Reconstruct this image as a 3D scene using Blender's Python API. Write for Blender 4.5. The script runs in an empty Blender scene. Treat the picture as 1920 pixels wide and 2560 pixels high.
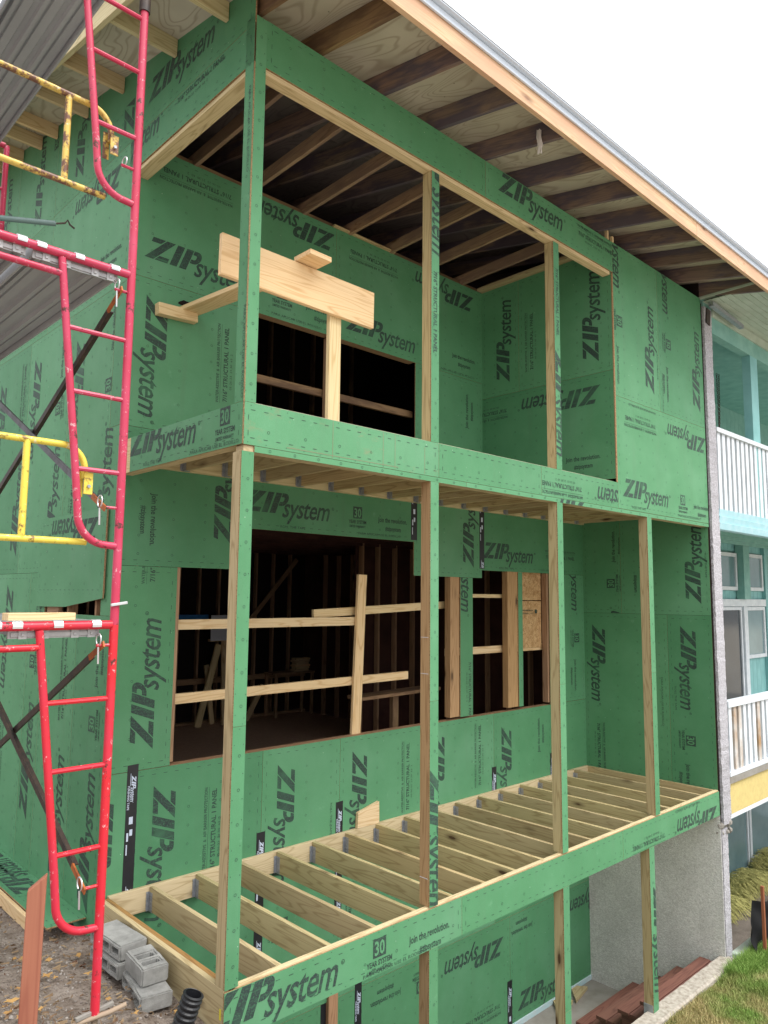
import bpy, bmesh, math, random
from mathutils import Vector, Matrix, noise as mnoise
random.seed(7)
R = math.radians
S = bpy.context.scene
COL = S.collection

# ------------------------------------------------------------------ camera, sky, sun, exposure
cam_d = bpy.data.cameras.new('camera'); cam = bpy.data.objects.new('camera', cam_d); COL.objects.link(cam)
cam_d.sensor_fit = 'HORIZONTAL'; cam_d.sensor_width = 36.0; cam_d.lens = 36.0 * 1864.02 / 1920.0
cam_d.clip_start = 0.05; cam_d.clip_end = 600
def cam_axes(yaw, pit, rol):
    a, b, c = R(yaw), R(pit), R(rol)
    f = Vector((math.sin(a)*math.cos(b), math.cos(a)*math.cos(b), math.sin(b)))
    r = Vector((math.cos(a), -math.sin(a), 0)); u = r.cross(f)
    return r*math.cos(c)+u*math.sin(c), -r*math.sin(c)+u*math.cos(c), f
r_, u_, f_ = cam_axes(43.444, 6.4339, 0.5786)
M = Matrix((r_, u_, -f_)).transposed().to_4x4(); M.translation = Vector((-2.5521, -4.017, 2.3205))
cam.matrix_world = M; S.camera = cam

W = bpy.data.worlds.new('World'); S.world = W; W.use_nodes = True
nt = W.node_tree; nt.nodes.clear()
sky = nt.nodes.new('ShaderNodeTexSky'); sky.sky_type = 'NISHITA'; sky.sun_disc = False
sky.sun_elevation = R(52); sky.sun_rotation = R(200); sky.dust_density = 4.0; sky.air_density = 1.0
hs = nt.nodes.new('ShaderNodeHueSaturation'); hs.inputs['Saturation'].default_value = 0.25
bg1 = nt.nodes.new('ShaderNodeBackground'); bg1.inputs[1].default_value = 0.06
bg2 = nt.nodes.new('ShaderNodeBackground'); bg2.inputs[0].default_value = (0.97, 0.985, 1, 1)
# overcast dome: brighter towards the zenith
tcw = nt.nodes.new('ShaderNodeTexCoord'); sxw = nt.nodes.new('ShaderNodeSeparateXYZ'); nt.links.new(tcw.outputs['Generated'], sxw.inputs[0])
mrw = nt.nodes.new('ShaderNodeMapRange'); mrw.inputs['From Min'].default_value = 0.0; mrw.inputs['From Max'].default_value = 1.0; mrw.inputs['To Min'].default_value = 0.28; mrw.inputs['To Max'].default_value = 1.30
nt.links.new(sxw.outputs[2], mrw.inputs['Value']); nt.links.new(mrw.outputs[0], bg2.inputs[1])
ad = nt.nodes.new('ShaderNodeAddShader'); out = nt.nodes.new('ShaderNodeOutputWorld')
nt.links.new(sky.outputs[0], hs.inputs['Color']); nt.links.new(hs.outputs[0], bg1.inputs[0])
nt.links.new(bg1.outputs[0], ad.inputs[0]); nt.links.new(bg2.outputs[0], ad.inputs[1]); nt.links.new(ad.outputs[0], out.inputs[0])
sl = bpy.data.lights.new('sun', 'SUN'); sl.energy = 1.5; sl.angle = R(25); sl.color = (1.0, 0.97, 0.92)
so = bpy.data.objects.new('sun', sl); COL.objects.link(so)
# sun behind and to the right of the camera, veiled by cloud
sd = Vector((0.34, -0.66, 1.1)).normalized()
so.rotation_euler = sd.to_track_quat('Z', 'Y').to_euler()
S.view_settings.view_transform = 'Standard'; S.view_settings.look = 'None'
S.view_settings.exposure = 0.74; S.view_settings.gamma = 1.0
S.view_settings.use_curve_mapping = False
S.cycles.max_bounces = 8; S.cycles.diffuse_bounces = 5

# ------------------------------------------------------------------ materials
class NT:
    def __init__(s, name, rough=0.6, spec=0.4):
        s.m = bpy.data.materials.new(name); s.m.use_nodes = True; s.t = s.m.node_tree
        s.b = s.t.nodes['Principled BSDF']; s.b.inputs['Roughness'].default_value = rough
        s.b.inputs['Specular IOR Level'].default_value = spec
        s.c = s.t.nodes.new('ShaderNodeTexCoord'); s.o = s.t.nodes.new('ShaderNodeObjectInfo')
    def n(s, k, **kw):
        x = s.t.nodes.new(k)
        for a, b in kw.items(): setattr(x, a, b)
        return x
    def l(s, a, b): s.t.links.new(a, b)
    def coord(s, sc=(1,1,1), rnd=True, kind='Object'):
        mp = s.n('ShaderNodeMapping'); mp.inputs['Scale'].default_value = sc
        if rnd:
            ml = s.n('ShaderNodeMath', operation='MULTIPLY'); s.l(s.o.outputs['Random'], ml.inputs[0]); ml.inputs[1].default_value = 57.3
            av = s.n('ShaderNodeVectorMath', operation='ADD'); s.l(s.c.outputs[kind], av.inputs[0]); s.l(ml.outputs[0], av.inputs[1])
            s.l(av.outputs[0], mp.inputs[0])
        else: s.l(s.c.outputs[kind], mp.inputs[0])
        return mp.outputs[0]
    def noise(s, vec, scale, detail=4, rough=0.55, dist=0.0):
        x = s.n('ShaderNodeTexNoise'); x.inputs['Scale'].default_value = scale; x.inputs['Detail'].default_value = detail
        x.inputs['Roughness'].default_value = rough; x.inputs['Distortion'].default_value = dist; s.l(vec, x.inputs['Vector']); return x.outputs[0]
    def ramp(s, fac, stops):
        x = s.n('ShaderNodeValToRGB'); e = x.color_ramp.elements
        while len(e) < len(stops): e.new(0.5)
        for k, (p, c) in enumerate(stops):
            e[k].position = p; e[k].color = (c, c, c, 1) if isinstance(c, (int, float)) else (*c, 1)
        s.l(fac, x.inputs[0]); return x.outputs[0]
    def mix(s, fac, a, b, mode='MIX'):
        x = s.n('ShaderNodeMix', data_type='RGBA', blend_type=mode)
        for sock, v in ((x.inputs['Factor'], fac), (x.inputs['A'], a), (x.inputs['B'], b)):
            if isinstance(v, (int, float)): sock.default_value = v
            elif isinstance(v, tuple): sock.default_value = (*v, 1)
            else: s.l(v, sock)
        return x.outputs['Result']
    def math(s, op, a, b=None):
        x = s.n('ShaderNodeMath', operation=op)
        for k, v in enumerate((a, b)):
            if v is None: continue
            if isinstance(v, (int, float)): x.inputs[k].default_value = v
            else: s.l(v, x.inputs[k])
        return x.outputs[0]
    def bump(s, h, strength=0.3, dist=0.01):
        x = s.n('ShaderNodeBump'); x.inputs['Strength'].default_value = strength; x.inputs['Distance'].default_value = dist
        s.l(h, x.inputs['Height']); s.l(x.outputs[0], s.b.inputs['Normal'])
    def base(s, c): 
        if isinstance(c, tuple): s.b.inputs['Base Color'].default_value = (*c, 1)
        else: s.l(c, s.b.inputs['Base Color'])

def wood(name, light, dark, knot=(0.09,0.05,0.025), grain=1.0, stain=None, rough=0.65, knots=True):
    t = NT(name, rough, 0.3)
    v = t.coord((0.5, 7, 7))
    n1 = t.noise(v, 1.3, 2, 0.4, 0.25)
    rings = t.math('SINE', t.math('MULTIPLY', n1, 70.0*grain))
    rr = t.ramp(rings, ((0.0, 0.0), (0.55, 0.12), (0.85, 0.6), (1.0, 1.0)))
    fine = t.noise(t.coord((5, 160, 160)), 1.0, 3, 0.6)
    big = t.noise(t.coord((0.8, 3, 3)), 1.0, 2)
    c = t.mix(rr, light, dark)
    c = t.mix(t.ramp(fine, ((0.35, 0.0), (0.75, 0.45))), c, dark)
    # board to board variation
    rv = t.ramp(t.o.outputs['Random'], ((0.0, (0.80, 0.78, 0.74)), (0.35, (1.0, 1.0, 1.0)), (0.7, (0.93, 0.98, 0.88)), (1.0, (1.08, 1.0, 0.92))))
    c = t.mix(1.0, c, rv, 'MULTIPLY')
    c = t.mix(t.ramp(big, ((0.35, 0.0), (0.75, 0.35))), c, tuple(x*0.72 for x in light))
    if knots:
        vo = t.n('ShaderNodeTexVoronoi'); vo.inputs['Scale'].default_value = 1.0
        t.l(t.coord((2.0, 6.5, 6.5)), vo.inputs['Vector'])
        kd = t.ramp(vo.outputs['Distance'], ((0.075, 1.0), (0.10, 0.6), (0.17, 0.25), (0.24, 0.0)))
        cs = t.n('ShaderNodeSeparateColor'); t.l(vo.outputs['Color'], cs.inputs[0])
        km = t.math('MULTIPLY', kd, t.math('GREATER_THAN', cs.outputs[0], 0.5))
        c = t.mix(km, c, knot)
    if stain:
        sn = t.noise(t.coord((0.9, 4, 4)), 1.6, 4, 0.6)
        c = t.mix(t.ramp(sn, ((0.42, 0.0), (0.55, 0.85))), c, stain)
    t.base(c); t.bump(t.mix(0.5, rr, fine), 0.18, 0.002)
    return t.m

M_pt = wood('treated_timber', (0.53,0.43,0.25), (0.36,0.27,0.14))
M_ptl = wood('treated_timber_pale', (0.66,0.54,0.34), (0.47,0.36,0.20))
M_fir = wood('fresh_pine', (0.78,0.60,0.37), (0.62,0.42,0.22), knot=(0.2,0.07,0.02))
M_fasc = wood('fascia_timber', (0.74,0.49,0.32), (0.57,0.34,0.20), knot=(0.1,0.04,0.02), stain=(0.60,0.36,0.23))
M_raft = wood('weathered_hazed_rafter_timber', (0.28,0.19,0.155), (0.16,0.11,0.105), stain=(0.10,0.08,0.11))  # weathered brown; the purplish stain puts lens haze into the colour
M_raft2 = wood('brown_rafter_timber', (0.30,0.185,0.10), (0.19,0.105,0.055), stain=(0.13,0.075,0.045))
M_stud = wood('interior_stud_timber', (0.42,0.26,0.16), (0.28,0.16,0.09))
M_red = wood('red_stained_timber', (0.34,0.135,0.09), (0.27,0.095,0.065), knot=(0.08,0.02,0.015), knots=False)
M_redd = wood('dark_red_decking_timber', (0.19,0.085,0.068), (0.115,0.05,0.042), knots=False)
M_wet = wood('rain_stained_timber', (0.40,0.23,0.08), (0.25,0.13,0.045))
M_bpost = wood('brown_post_timber', (0.42,0.28,0.155), (0.28,0.17,0.085))
M_ostud = wood('orange_stud_timber', (0.50,0.31,0.16), (0.34,0.19,0.09))
M_stake = wood('orange_stake_timber', (0.33,0.12,0.06), (0.25,0.08,0.04), knots=False)

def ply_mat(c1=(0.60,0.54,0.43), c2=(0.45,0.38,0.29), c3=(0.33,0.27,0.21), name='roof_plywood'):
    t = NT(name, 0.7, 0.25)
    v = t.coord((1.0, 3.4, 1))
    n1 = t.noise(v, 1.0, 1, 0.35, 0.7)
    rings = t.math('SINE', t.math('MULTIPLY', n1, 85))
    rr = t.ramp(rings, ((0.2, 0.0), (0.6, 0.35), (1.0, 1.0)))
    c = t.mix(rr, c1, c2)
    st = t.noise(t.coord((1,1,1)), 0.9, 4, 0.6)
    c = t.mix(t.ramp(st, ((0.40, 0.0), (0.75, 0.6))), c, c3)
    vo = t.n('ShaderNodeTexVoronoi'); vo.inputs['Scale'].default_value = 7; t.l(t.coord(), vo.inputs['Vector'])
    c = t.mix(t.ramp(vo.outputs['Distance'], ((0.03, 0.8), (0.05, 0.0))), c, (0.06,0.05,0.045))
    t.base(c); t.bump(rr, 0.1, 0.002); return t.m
M_ply = ply_mat(); M_plyd = ply_mat((0.13,0.105,0.10), (0.09,0.07,0.07), (0.06,0.05,0.055), 'dark_plywood')  # second one: same plywood pattern in darker tones, for the inner sheets
M_cj = wood('ceiling_joist_timber', (0.36,0.235,0.15), (0.24,0.15,0.095), stain=(0.22,0.14,0.10))

def green_mat(name='green_sheathing_face'):
    t = NT(name, 0.62, 0.35)
    v = t.coord((1,1,1))
    a = t.noise(v, 260, 3, 0.7); b = t.noise(v, 2.2, 5, 0.6); s2 = t.noise(t.coord((3, 60, 60)), 1.0, 3)
    c = t.mix(t.ramp(b, ((0.3, 0.0), (0.72, 1.0))), (0.068,0.235,0.105), (0.094,0.285,0.138))
    c = t.mix(t.ramp(a, ((0.35, 0.0), (0.8, 0.35))), c, (0.16,0.37,0.22))
    c = t.mix(t.ramp(s2, ((0.66, 0.0), (0.8, 0.18))), c, (0.045,0.20,0.09))
    # scuffs and pale dust
    d = t.noise(v, 7, 6, 0.7)
    c = t.mix(t.ramp(d, ((0.64, 0.0), (0.8, 0.5))), c, (0.20,0.42,0.27))
    vo = t.n('ShaderNodeTexVoronoi'); vo.inputs['Scale'].default_value = 9; t.l(t.coord(), vo.inputs['Vector'])
    c = t.mix(t.ramp(vo.outputs['Distance'], ((0.022, 0.9), (0.034, 0.0))), c, (0.45,0.60,0.50))
    w1 = t.noise(t.coord((9, .8, 1)), 1.0, 4, 0.65)          # water streaks and handling dirt
    c = t.mix(t.ramp(w1, ((0.52, 0.0), (0.75, 0.24))), c, (0.10,0.20,0.115))
    w2 = t.noise(v, 1.1, 3, 0.5)
    c = t.mix(t.ramp(w2, ((0.52, 0.0), (0.75, 0.18))), c, (0.17,0.33,0.23))
    rv = t.ramp(t.o.outputs['Random'], ((0.0, (0.84,0.87,0.86)), (0.5, (1.0,0.98,0.95)), (1.0, (1.12,1.05,1.08))))
    c = t.mix(1.0, c, rv, 'MULTIPLY')
    t.base(c); t.bump(t.mix(0.5, a, t.noise(v, 40, 3)), 0.22, 0.002); return t.m
M_green = green_mat()
def green_scuffed():
    m = M_green.copy(); m.name = 'green_sheathing_scuffed'; t = m.node_tree; b = t.nodes['Principled BSDF']; src = b.inputs['Base Color'].links[0].from_socket
    tc = t.nodes.new('ShaderNodeTexCoord'); mp = t.nodes.new('ShaderNodeMapping'); mp.inputs['Scale'].default_value = (1.3, 3, 1); n = t.nodes.new('ShaderNodeTexNoise'); n.inputs['Scale'].default_value = 2.4; n.inputs['Detail'].default_value = 8; n.inputs['Roughness'].default_value = .75
    t.links.new(tc.outputs['Object'], mp.inputs[0]); t.links.new(mp.outputs[0], n.inputs['Vector']); r = t.nodes.new('ShaderNodeValToRGB'); r.color_ramp.elements[0].position = .56; r.color_ramp.elements[1].position = .72; r.color_ramp.elements[1].color = (.38,.38,.38,1); t.links.new(n.outputs[0], r.inputs[0])
    x = t.nodes.new('ShaderNodeMix'); x.data_type = 'RGBA'; x.inputs['B'].default_value = (.36,.17,.11,1); t.links.new(r.outputs[0], x.inputs['Factor']); t.links.new(src, x.inputs['A']); t.links.new(x.outputs['Result'], b.inputs['Base Color']); return m
M_green2 = green_scuffed()

def osb_mat(name, c1, c2, c3, scale=45):
    t = NT(name, 0.75, 0.25)
    vo = t.n('ShaderNodeTexVoronoi'); vo.inputs['Scale'].default_value = scale
    dn = t.noise(t.coord(), 6, 2); av = t.n('ShaderNodeVectorMath', operation='ADD')
    t.l(t.coord((1, 2.6, 1)), av.inputs[0]); t.l(dn, av.inputs[1]); t.l(av.outputs[0], vo.inputs['Vector'])
    cs = t.n('ShaderNodeSeparateColor'); t.l(vo.outputs['Color'], cs.inputs[0])
    c = t.ramp(cs.outputs[0], ((0.0, c1), (0.5, c2), (1.0, c3)))
    t.base(c); t.bump(cs.outputs[1], 0.3, 0.002); return t.m
M_edge = osb_mat('sheathing_cut_edge', (0.20,0.115,0.06), (0.33,0.20,0.10), (0.45,0.30,0.16), 90)
M_osb = osb_mat('strand_board', (0.36,0.20,0.085), (0.52,0.32,0.15), (0.62,0.42,0.22), 24)
M_floor = osb_mat('dusty_subfloor', (0.52,0.33,0.23), (0.60,0.40,0.28), (0.66,0.46,0.33), 18)

def ink_mat():
    t = NT('worn_black_ink', 0.6, 0.3)
    v = t.coord((1,1,1)); n = t.noise(v, 90, 4, 0.7); n2 = t.noise(t.coord((4, 60, 4)), 1.0, 3)
    n3 = t.noise(v, 4, 3, 0.6); f = t.math('MAXIMUM', t.ramp(n, ((0.48, 0.0), (0.72, 0.7))), t.math('MAXIMUM', t.ramp(n2, ((0.55, 0.0), (0.75, 0.55))), t.ramp(n3, ((0.5, 0.0), (0.75, 0.5)))))
    t.base(t.mix(f, (0.032,0.046,0.045), (0.07,0.24,0.115))); return t.m
M_ink = ink_mat()
def flat(name, c, rough=0.5, spec=0.4, metal=0.0, nz=None, bumps=None):
    t = NT(name, rough, spec)
    if nz:
        k = t.noise(t.coord(), nz[0], 5, 0.6); t.base(t.mix(t.ramp(k, ((0.35, 0.0), (0.7, 1.0))), c, nz[1]))
    else: t.base(c)
    if bumps: t.bump(t.noise(t.coord(), bumps[0], 4, 0.6), bumps[1], bumps[2])
    t.b.inputs['Metallic'].default_value = metal; return t.m
M_scuff = flat('reddish_scrape', (0.26,0.20,0.13), 0.7)
M_tape = flat('black_flashing_tape', (0.012,0.013,0.017), 0.4, 0.5, nz=(5, (0.02,0.021,0.026)))
M_white_ink = flat('white_tape_print', (0.55,0.62,0.75), 0.5)
M_galv = flat('galvanised_steel', (0.30,0.32,0.35), 0.45, 0.5, 0.5, nz=(30, (0.42,0.44,0.48)))
M_alu = flat('scratched_aluminium', (0.42,0.42,0.42), 0.5, 0.5, 0.4, nz=(9, (0.26,0.26,0.27)))
M_under = flat('grey_corrugated_deck', (0.35,0.355,0.37), 0.6, 0.3, 0.0, nz=(1.5, (0.30,0.305,0.32)))
M_zinc = flat('bright_zinc_clip', (0.62,0.64,0.66), 0.35, 0.5, 0.6)
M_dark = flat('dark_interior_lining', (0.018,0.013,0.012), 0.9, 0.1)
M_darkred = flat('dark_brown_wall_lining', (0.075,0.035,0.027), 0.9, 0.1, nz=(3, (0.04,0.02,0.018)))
M_block = flat('grey_concrete_block', (0.33,0.33,0.315), 0.9, 0.15, nz=(12, (0.21,0.21,0.20)), bumps=(160, 0.5, 0.004))
M_conc = flat('weathered_concrete', (0.30,0.285,0.26), 0.9, 0.15, nz=(3, (0.21,0.19,0.165)), bumps=(60, 0.3, 0.004))
M_pipe = flat('black_plastic_pipe', (0.012,0.013,0.016), 0.45, 0.5)
M_white = flat('chalky_white_paint', (0.72,0.76,0.80), 0.55, 0.35, nz=(6, (0.58,0.63,0.68)))
M_whiterust = flat('white_paint_with_rust_streaks', (0.66,0.70,0.72), 0.6, 0.3, nz=(2.2, (0.36,0.22,0.11)))
M_teal = flat('turquoise_paint', (0.24,0.50,0.50), 0.55, 0.35, nz=(3, (0.18,0.41,0.41)))
M_teal2 = flat('dusty_sea_green_paint', (0.24,0.46,0.41), 0.6, 0.3, nz=(5, (0.17,0.37,0.33)))
M_blue = flat('pale_blue_lap_paint', (0.42,0.62,0.68), 0.55, 0.35, nz=(8, (0.30,0.56,0.62)))
M_soff = flat('greenish_white_soffit', (0.46,0.52,0.44), 0.6, 0.3, nz=(4, (0.36,0.42,0.34)))
M_yel = flat('yellow_stucco', (0.62,0.50,0.21), 0.85, 0.2, nz=(20, (0.54,0.43,0.18)), bumps=(180, 0.3, 0.003))
M_glass = flat('curtained_window_glass', (0.20,0.31,0.33), 0.12, 0.6, nz=(1.2, (0.13,0.22,0.24)))
M_glassd = flat('dark_door_glass', (0.028,0.034,0.042), 0.1, 0.6, nz=(2, (0.05,0.06,0.07)))
M_drip = flat('grey_metal_drip_edge', (0.62,0.69,0.80), 0.5, 0.4)
M_shing = flat('grey_roof_shingle', (0.10,0.10,0.105), 0.9, 0.2, nz=(30, (0.16,0.16,0.16)))
M_sill = flat('pale_blue_foam_strip', (0.42,0.60,0.64), 0.7, 0.2, nz=(12, (0.5,0.58,0.6)))
M_black = flat('black_silt_fabric', (0.012,0.012,0.013), 0.85, 0.2)
M_paper = flat('white_paper', (0.6,0.62,0.68), 0.8)
M_bluep = flat('blue_plastic', (0.02,0.16,0.42), 0.5)
M_olive = flat('yellow_green_straw_wrap', (0.50,0.46,0.17), 0.8, 0.2, nz=(16, (0.22,0.22,0.07)))
M_fibre = flat('grey_frayed_fibre', (0.75,0.70,0.68), 0.9, 0.1)
M_leaf = flat('dry_leaf', (0.45,0.28,0.10), 0.8, 0.2, nz=(3, (0.30,0.16,0.06)))
M_ochre = flat('yellow_sticker', (0.75,0.66,0.05), 0.5)

def paint_rust(name, c, rust, lo, hi, faded_or_flare=None):
    t = NT(name, 0.38, 0.45)
    n = t.noise(t.coord(), 14, 6, 0.7); k = t.ramp(n, ((lo, 0.0), (hi, 1.0)))
    cc = c
    if faded_or_flare: cc = t.mix(t.ramp(t.noise(t.coord(), 3, 3), ((0.4, 0.0), (0.7, 1.0))), c, faded_or_flare)
    ch = t.ramp(t.noise(t.coord((1,1,1)), 30, 5, 0.75), ((0.615, 0.0), (0.64, 1.0)))
    cc = t.mix(ch, cc, tuple(min(1, x*0.6+0.3) for x in c))
    t.base(t.mix(k, cc, rust)); t.bump(n, 0.15, 0.002); return t.m
M_redp = paint_rust('red_scaffold_paint', (0.62,0.018,0.03), (0.09,0.03,0.025), 0.62, 0.66, (0.56,0.028,0.06))
M_redf = paint_rust('flare_pink_red_scaffold_paint', (0.47,0.03,0.075), (0.09,0.03,0.025), 0.61, 0.65, (0.52,0.055,0.12))  # upper frames: pinkish lens flare put into the red paint colour
M_yelp = paint_rust('yellow_guard_paint', (0.72,0.58,0.08), (0.16,0.07,0.03), 0.56, 0.64)
M_yelr = paint_rust('rusted_yellow_guard_paint', (0.60,0.42,0.09), (0.14,0.06,0.035), 0.47, 0.56)
M_brace = flat('dark_oxidised_steel', (0.035,0.03,0.03), 0.5, 0.4, 0.2, nz=(18, (0.09,0.06,0.045)))
M_brace2 = flat('bare_grey_steel', (0.13,0.13,0.15), 0.45, 0.5, 0.4, nz=(12, (0.05,0.045,0.045)))
M_orange = flat('orange_rusty_steel', (0.50,0.14,0.03), 0.6, 0.4, nz=(20, (0.22,0.07,0.03)))
M_gtube = flat('grey_green_tube_paint', (0.13,0.20,0.19), 0.45, 0.45)

def stucco(name, c1, c2):
    t = NT(name, 0.9, 0.15)
    v = t.coord((1,1,1)); n = t.noise(v, 42, 5, 0.75); b = t.noise(v, 1.6, 4)
    vo = t.n('ShaderNodeTexVoronoi'); vo.inputs['Scale'].default_value = 60; t.l(v, vo.inputs['Vector'])
    c = t.mix(t.ramp(n, ((0.35, 0.0), (0.65, 1.0))), c1, c2); c = t.mix(t.ramp(b, ((0.45, 0.0), (0.8, 0.4))), c, tuple(x*0.6 for x in c1))
    t.base(c); t.bump(t.mix(0.5, n, vo.outputs['Distance']), 0.9, 0.012); return t.m
M_stuc = stucco('grey_rough_stucco', (0.50,0.49,0.475), (0.76,0.75,0.735))
M_stucw = stucco('white_rough_stucco', (0.27,0.26,0.28), (0.58,0.57,0.61))

def ground_mat():
    t = NT('soil_and_turf', 0.95, 0.1)
    g = t.n('ShaderNodeNewGeometry'); sx = t.n('ShaderNodeSeparateXYZ'); t.l(g.outputs['Position'], sx.inputs[0])
    mp = t.n('ShaderNodeMapping'); t.l(g.outputs['Position'], mp.inputs[0]); v = mp.outputs[0]
    n = t.noise(v, 6, 6, 0.65); n2 = t.noise(v, 45, 5, 0.7); n3 = t.noise(v, 1.3, 3)
    dirt = t.mix(t.ramp(n, ((0.35, 0.0), (0.65, 1.0))), (0.16,0.125,0.10), (0.30,0.255,0.22))
    dirt = t.mix(t.ramp(n2, ((0.5, 0.0), (0.68, 0.8))), dirt, (0.05,0.032,0.024))
    dirt = t.mix(t.ramp(t.noise(v, 90, 3, 0.6), ((0.66, 0.0), (0.72, 0.8))), dirt, (0.42,0.39,0.36))
    turf = t.mix(t.ramp(n, ((0.35, 0.0), (0.65, 1.0))), (0.07,0.11,0.03), (0.20,0.17,0.08))
    k = t.math('ADD', sx.outputs[0], t.math('MULTIPLY', n3, 1.6))
    near = t.mix(t.ramp(t.math('MULTIPLY', k, 0.2), ((0.44, 0.0), (0.6, 1.0))), dirt, turf)
    # pale ground added out of view to bounce light up under the eaves
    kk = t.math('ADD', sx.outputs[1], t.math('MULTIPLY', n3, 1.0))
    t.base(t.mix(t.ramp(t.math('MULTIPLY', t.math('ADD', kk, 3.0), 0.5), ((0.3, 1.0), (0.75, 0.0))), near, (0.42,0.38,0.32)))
    t.bump(t.mix(0.5, n, n2), 0.8, 0.03); return t.m
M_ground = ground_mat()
def grass_mat():
    t = NT('grass_blades', 0.6, 0.25)
    g = t.n('ShaderNodeNewGeometry'); n = t.noise(g.outputs['Position'], 1.7, 3); n2 = t.noise(g.outputs['Position'], 45, 2)
    c = t.mix(t.ramp(n2, ((0.3, 0.0), (0.7, 1.0))), (0.12,0.26,0.04), (0.30,0.42,0.11))
    d = t.mix(t.ramp(n2, ((0.3, 0.0), (0.7, 1.0))), (0.55,0.42,0.22), (0.36,0.36,0.14))
    sx = t.n('ShaderNodeSeparateXYZ'); t.l(g.outputs['Position'], sx.inputs[0])
    # drier towards the trodden corner on the left
    kk = t.math('ADD', t.math('MULTIPLY', sx.outputs[0], -0.16), t.math('MULTIPLY', n, 0.9))
    t.base(t.mix(t.ramp(t.math('ADD', kk, 1.0), ((0.42, 0.0), (0.60, 1.0))), c, d)); return t.m
M_grass = grass_mat()

# ------------------------------------------------------------------ helpers
def thing(name, label, cat, loc=(0,0,0), group=None):
    o = bpy.data.objects.new(name, None); COL.objects.link(o); o.location = loc; o.empty_display_size = 0.1
    o['label'] = label; o['category'] = cat
    if group: o['group'] = group
    return o
def tag(o, label, cat, group=None):
    o['label'] = label; o['category'] = cat
    if group: o['group'] = group
    return o
WM = {}
def link(name, me, mats, parent=None, mw=None):
    o = bpy.data.objects.new(name, me); COL.objects.link(o)
    if mats is not None and len(me.materials) == 0:
        for m in (mats if isinstance(mats, (list, tuple)) else [mats]): me.materials.append(m)
    mw = mw if mw is not None else Matrix.Identity(4)
    WM[o.name] = mw.copy()
    if parent is not None:
        o.parent = parent
        pm = WM.get(parent.name, Matrix.Translation(parent.location))
        o.matrix_parent_inverse = Matrix.Identity(4); o.matrix_basis = pm.inverted() @ mw
    else: o.matrix_world = mw
    return o
def mesh_from(name, bm, smooth=False):
    me = bpy.data.meshes.new(name); bm.to_mesh(me); bm.free()
    if smooth:
        for p in me.polygons: p.use_smooth = True
    return me
_boxes = {}
def box_me(l, w, h, bev=0.002):
    k = (round(l,4), round(w,4), round(h,4), bev)
    if k in _boxes: return _boxes[k]
    bm = bmesh.new(); bmesh.ops.create_cube(bm, size=1.0)
    for v in bm.verts: v.co.x *= l; v.co.y *= w; v.co.z *= h
    if bev: bmesh.ops.bevel(bm, geom=list(bm.edges), offset=min(bev, l/3, w/3, h/3), segments=1, affect='EDGES')
    _boxes[k] = mesh_from('box', bm); return _boxes[k]
def box(name, x0, x1, y0, y1, z0, z1, mat, parent=None, axis=None, bev=0.002, rot=None):
    """axis-aligned board; local x runs along the grain (longest side unless given)"""
    d = (x1-x0, y1-y0, z1-z0)
    a = axis if axis is not None else max(range(3), key=lambda i: d[i])
    if a == 0: l, w, h, m3 = d[0], d[1], d[2], Matrix.Identity(3)
    elif a == 1: l, w, h, m3 = d[1], d[0], d[2], Matrix(((0,-1,0),(1,0,0),(0,0,1)))
    else: l, w, h, m3 = d[2], d[1], d[0], Matrix(((0,0,-1),(0,1,0),(1,0,0)))
    me = box_me(l, w, h, bev)
    if len(me.materials) and me.materials[0] != mat: me = me.copy(); me.materials.clear()
    mw = m3.to_4x4(); mw.translation = Vector(((x0+x1)/2, (y0+y1)/2, (z0+z1)/2))
    if rot is not None:
        c = mw.translation.copy(); mw = Matrix.Translation(c) @ rot.to_4x4() @ Matrix.Translation(-c) @ mw
    return link(name, me, mat, parent, mw)
def bar(name, p0, p1, w, h, mat, parent=None, up=(0,0,1), bev=0.002):
    """board from p0 to p1 (centre line), w sideways, h along up"""
    p0, p1 = Vector(p0), Vector(p1); x = (p1-p0).normalized(); upv = Vector(up); y = upv.cross(x).normalized(); z = x.cross(y)
    me = box_me((p1-p0).length, w, h, bev)
    if len(me.materials) and me.materials[0] != mat: me = me.copy(); me.materials.clear()
    mw = Matrix((x, y, z)).transposed().to_4x4(); mw.translation = (p0+p1)/2
    return link(name, me, mat, parent, mw)
def arc(c, r, a0, a1, n, pl):
    return [Vector(pl(c[0]+r*math.cos(R(a0+(a1-a0)*i/n)), c[1]+r*math.sin(R(a0+(a1-a0)*i/n)))) for i in range(n+1)]
def add_tube(bm, pts, r, n=10, cap=True, closed=False):
    pts = [Vector(p) for p in pts]; rings = []; prev = None
    for i, p in enumerate(pts):
        if closed: d = pts[(i+1) % len(pts)] - pts[i-1]
        else: d = pts[min(i+1, len(pts)-1)] - pts[max(i-1, 0)]
        d.normalize()
        if prev is None:
            a = Vector((0,0,1)) if abs(d.z) < 0.9 else Vector((1,0,0)); s = d.cross(a).normalized()
        else: s = (prev - d*prev.dot(d)).normalized()
        prev = s; t = d.cross(s); rr = r[i] if isinstance(r, (list, tuple)) else r
        rings.append([bm.verts.new(p + (s*math.cos(2*math.pi*k/n) + t*math.sin(2*math.pi*k/n))*rr) for k in range(n)])
    m = len(rings)
    for i in range(m if closed else m-1):
        a, b = rings[i], rings[(i+1) % m]
        for k in range(n): bm.faces.new((a[k], a[(k+1) % n], b[(k+1) % n], b[k]))
    if cap and not closed:
        bm.faces.new(rings[0][::-1]); bm.faces.new(rings[-1])
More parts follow.
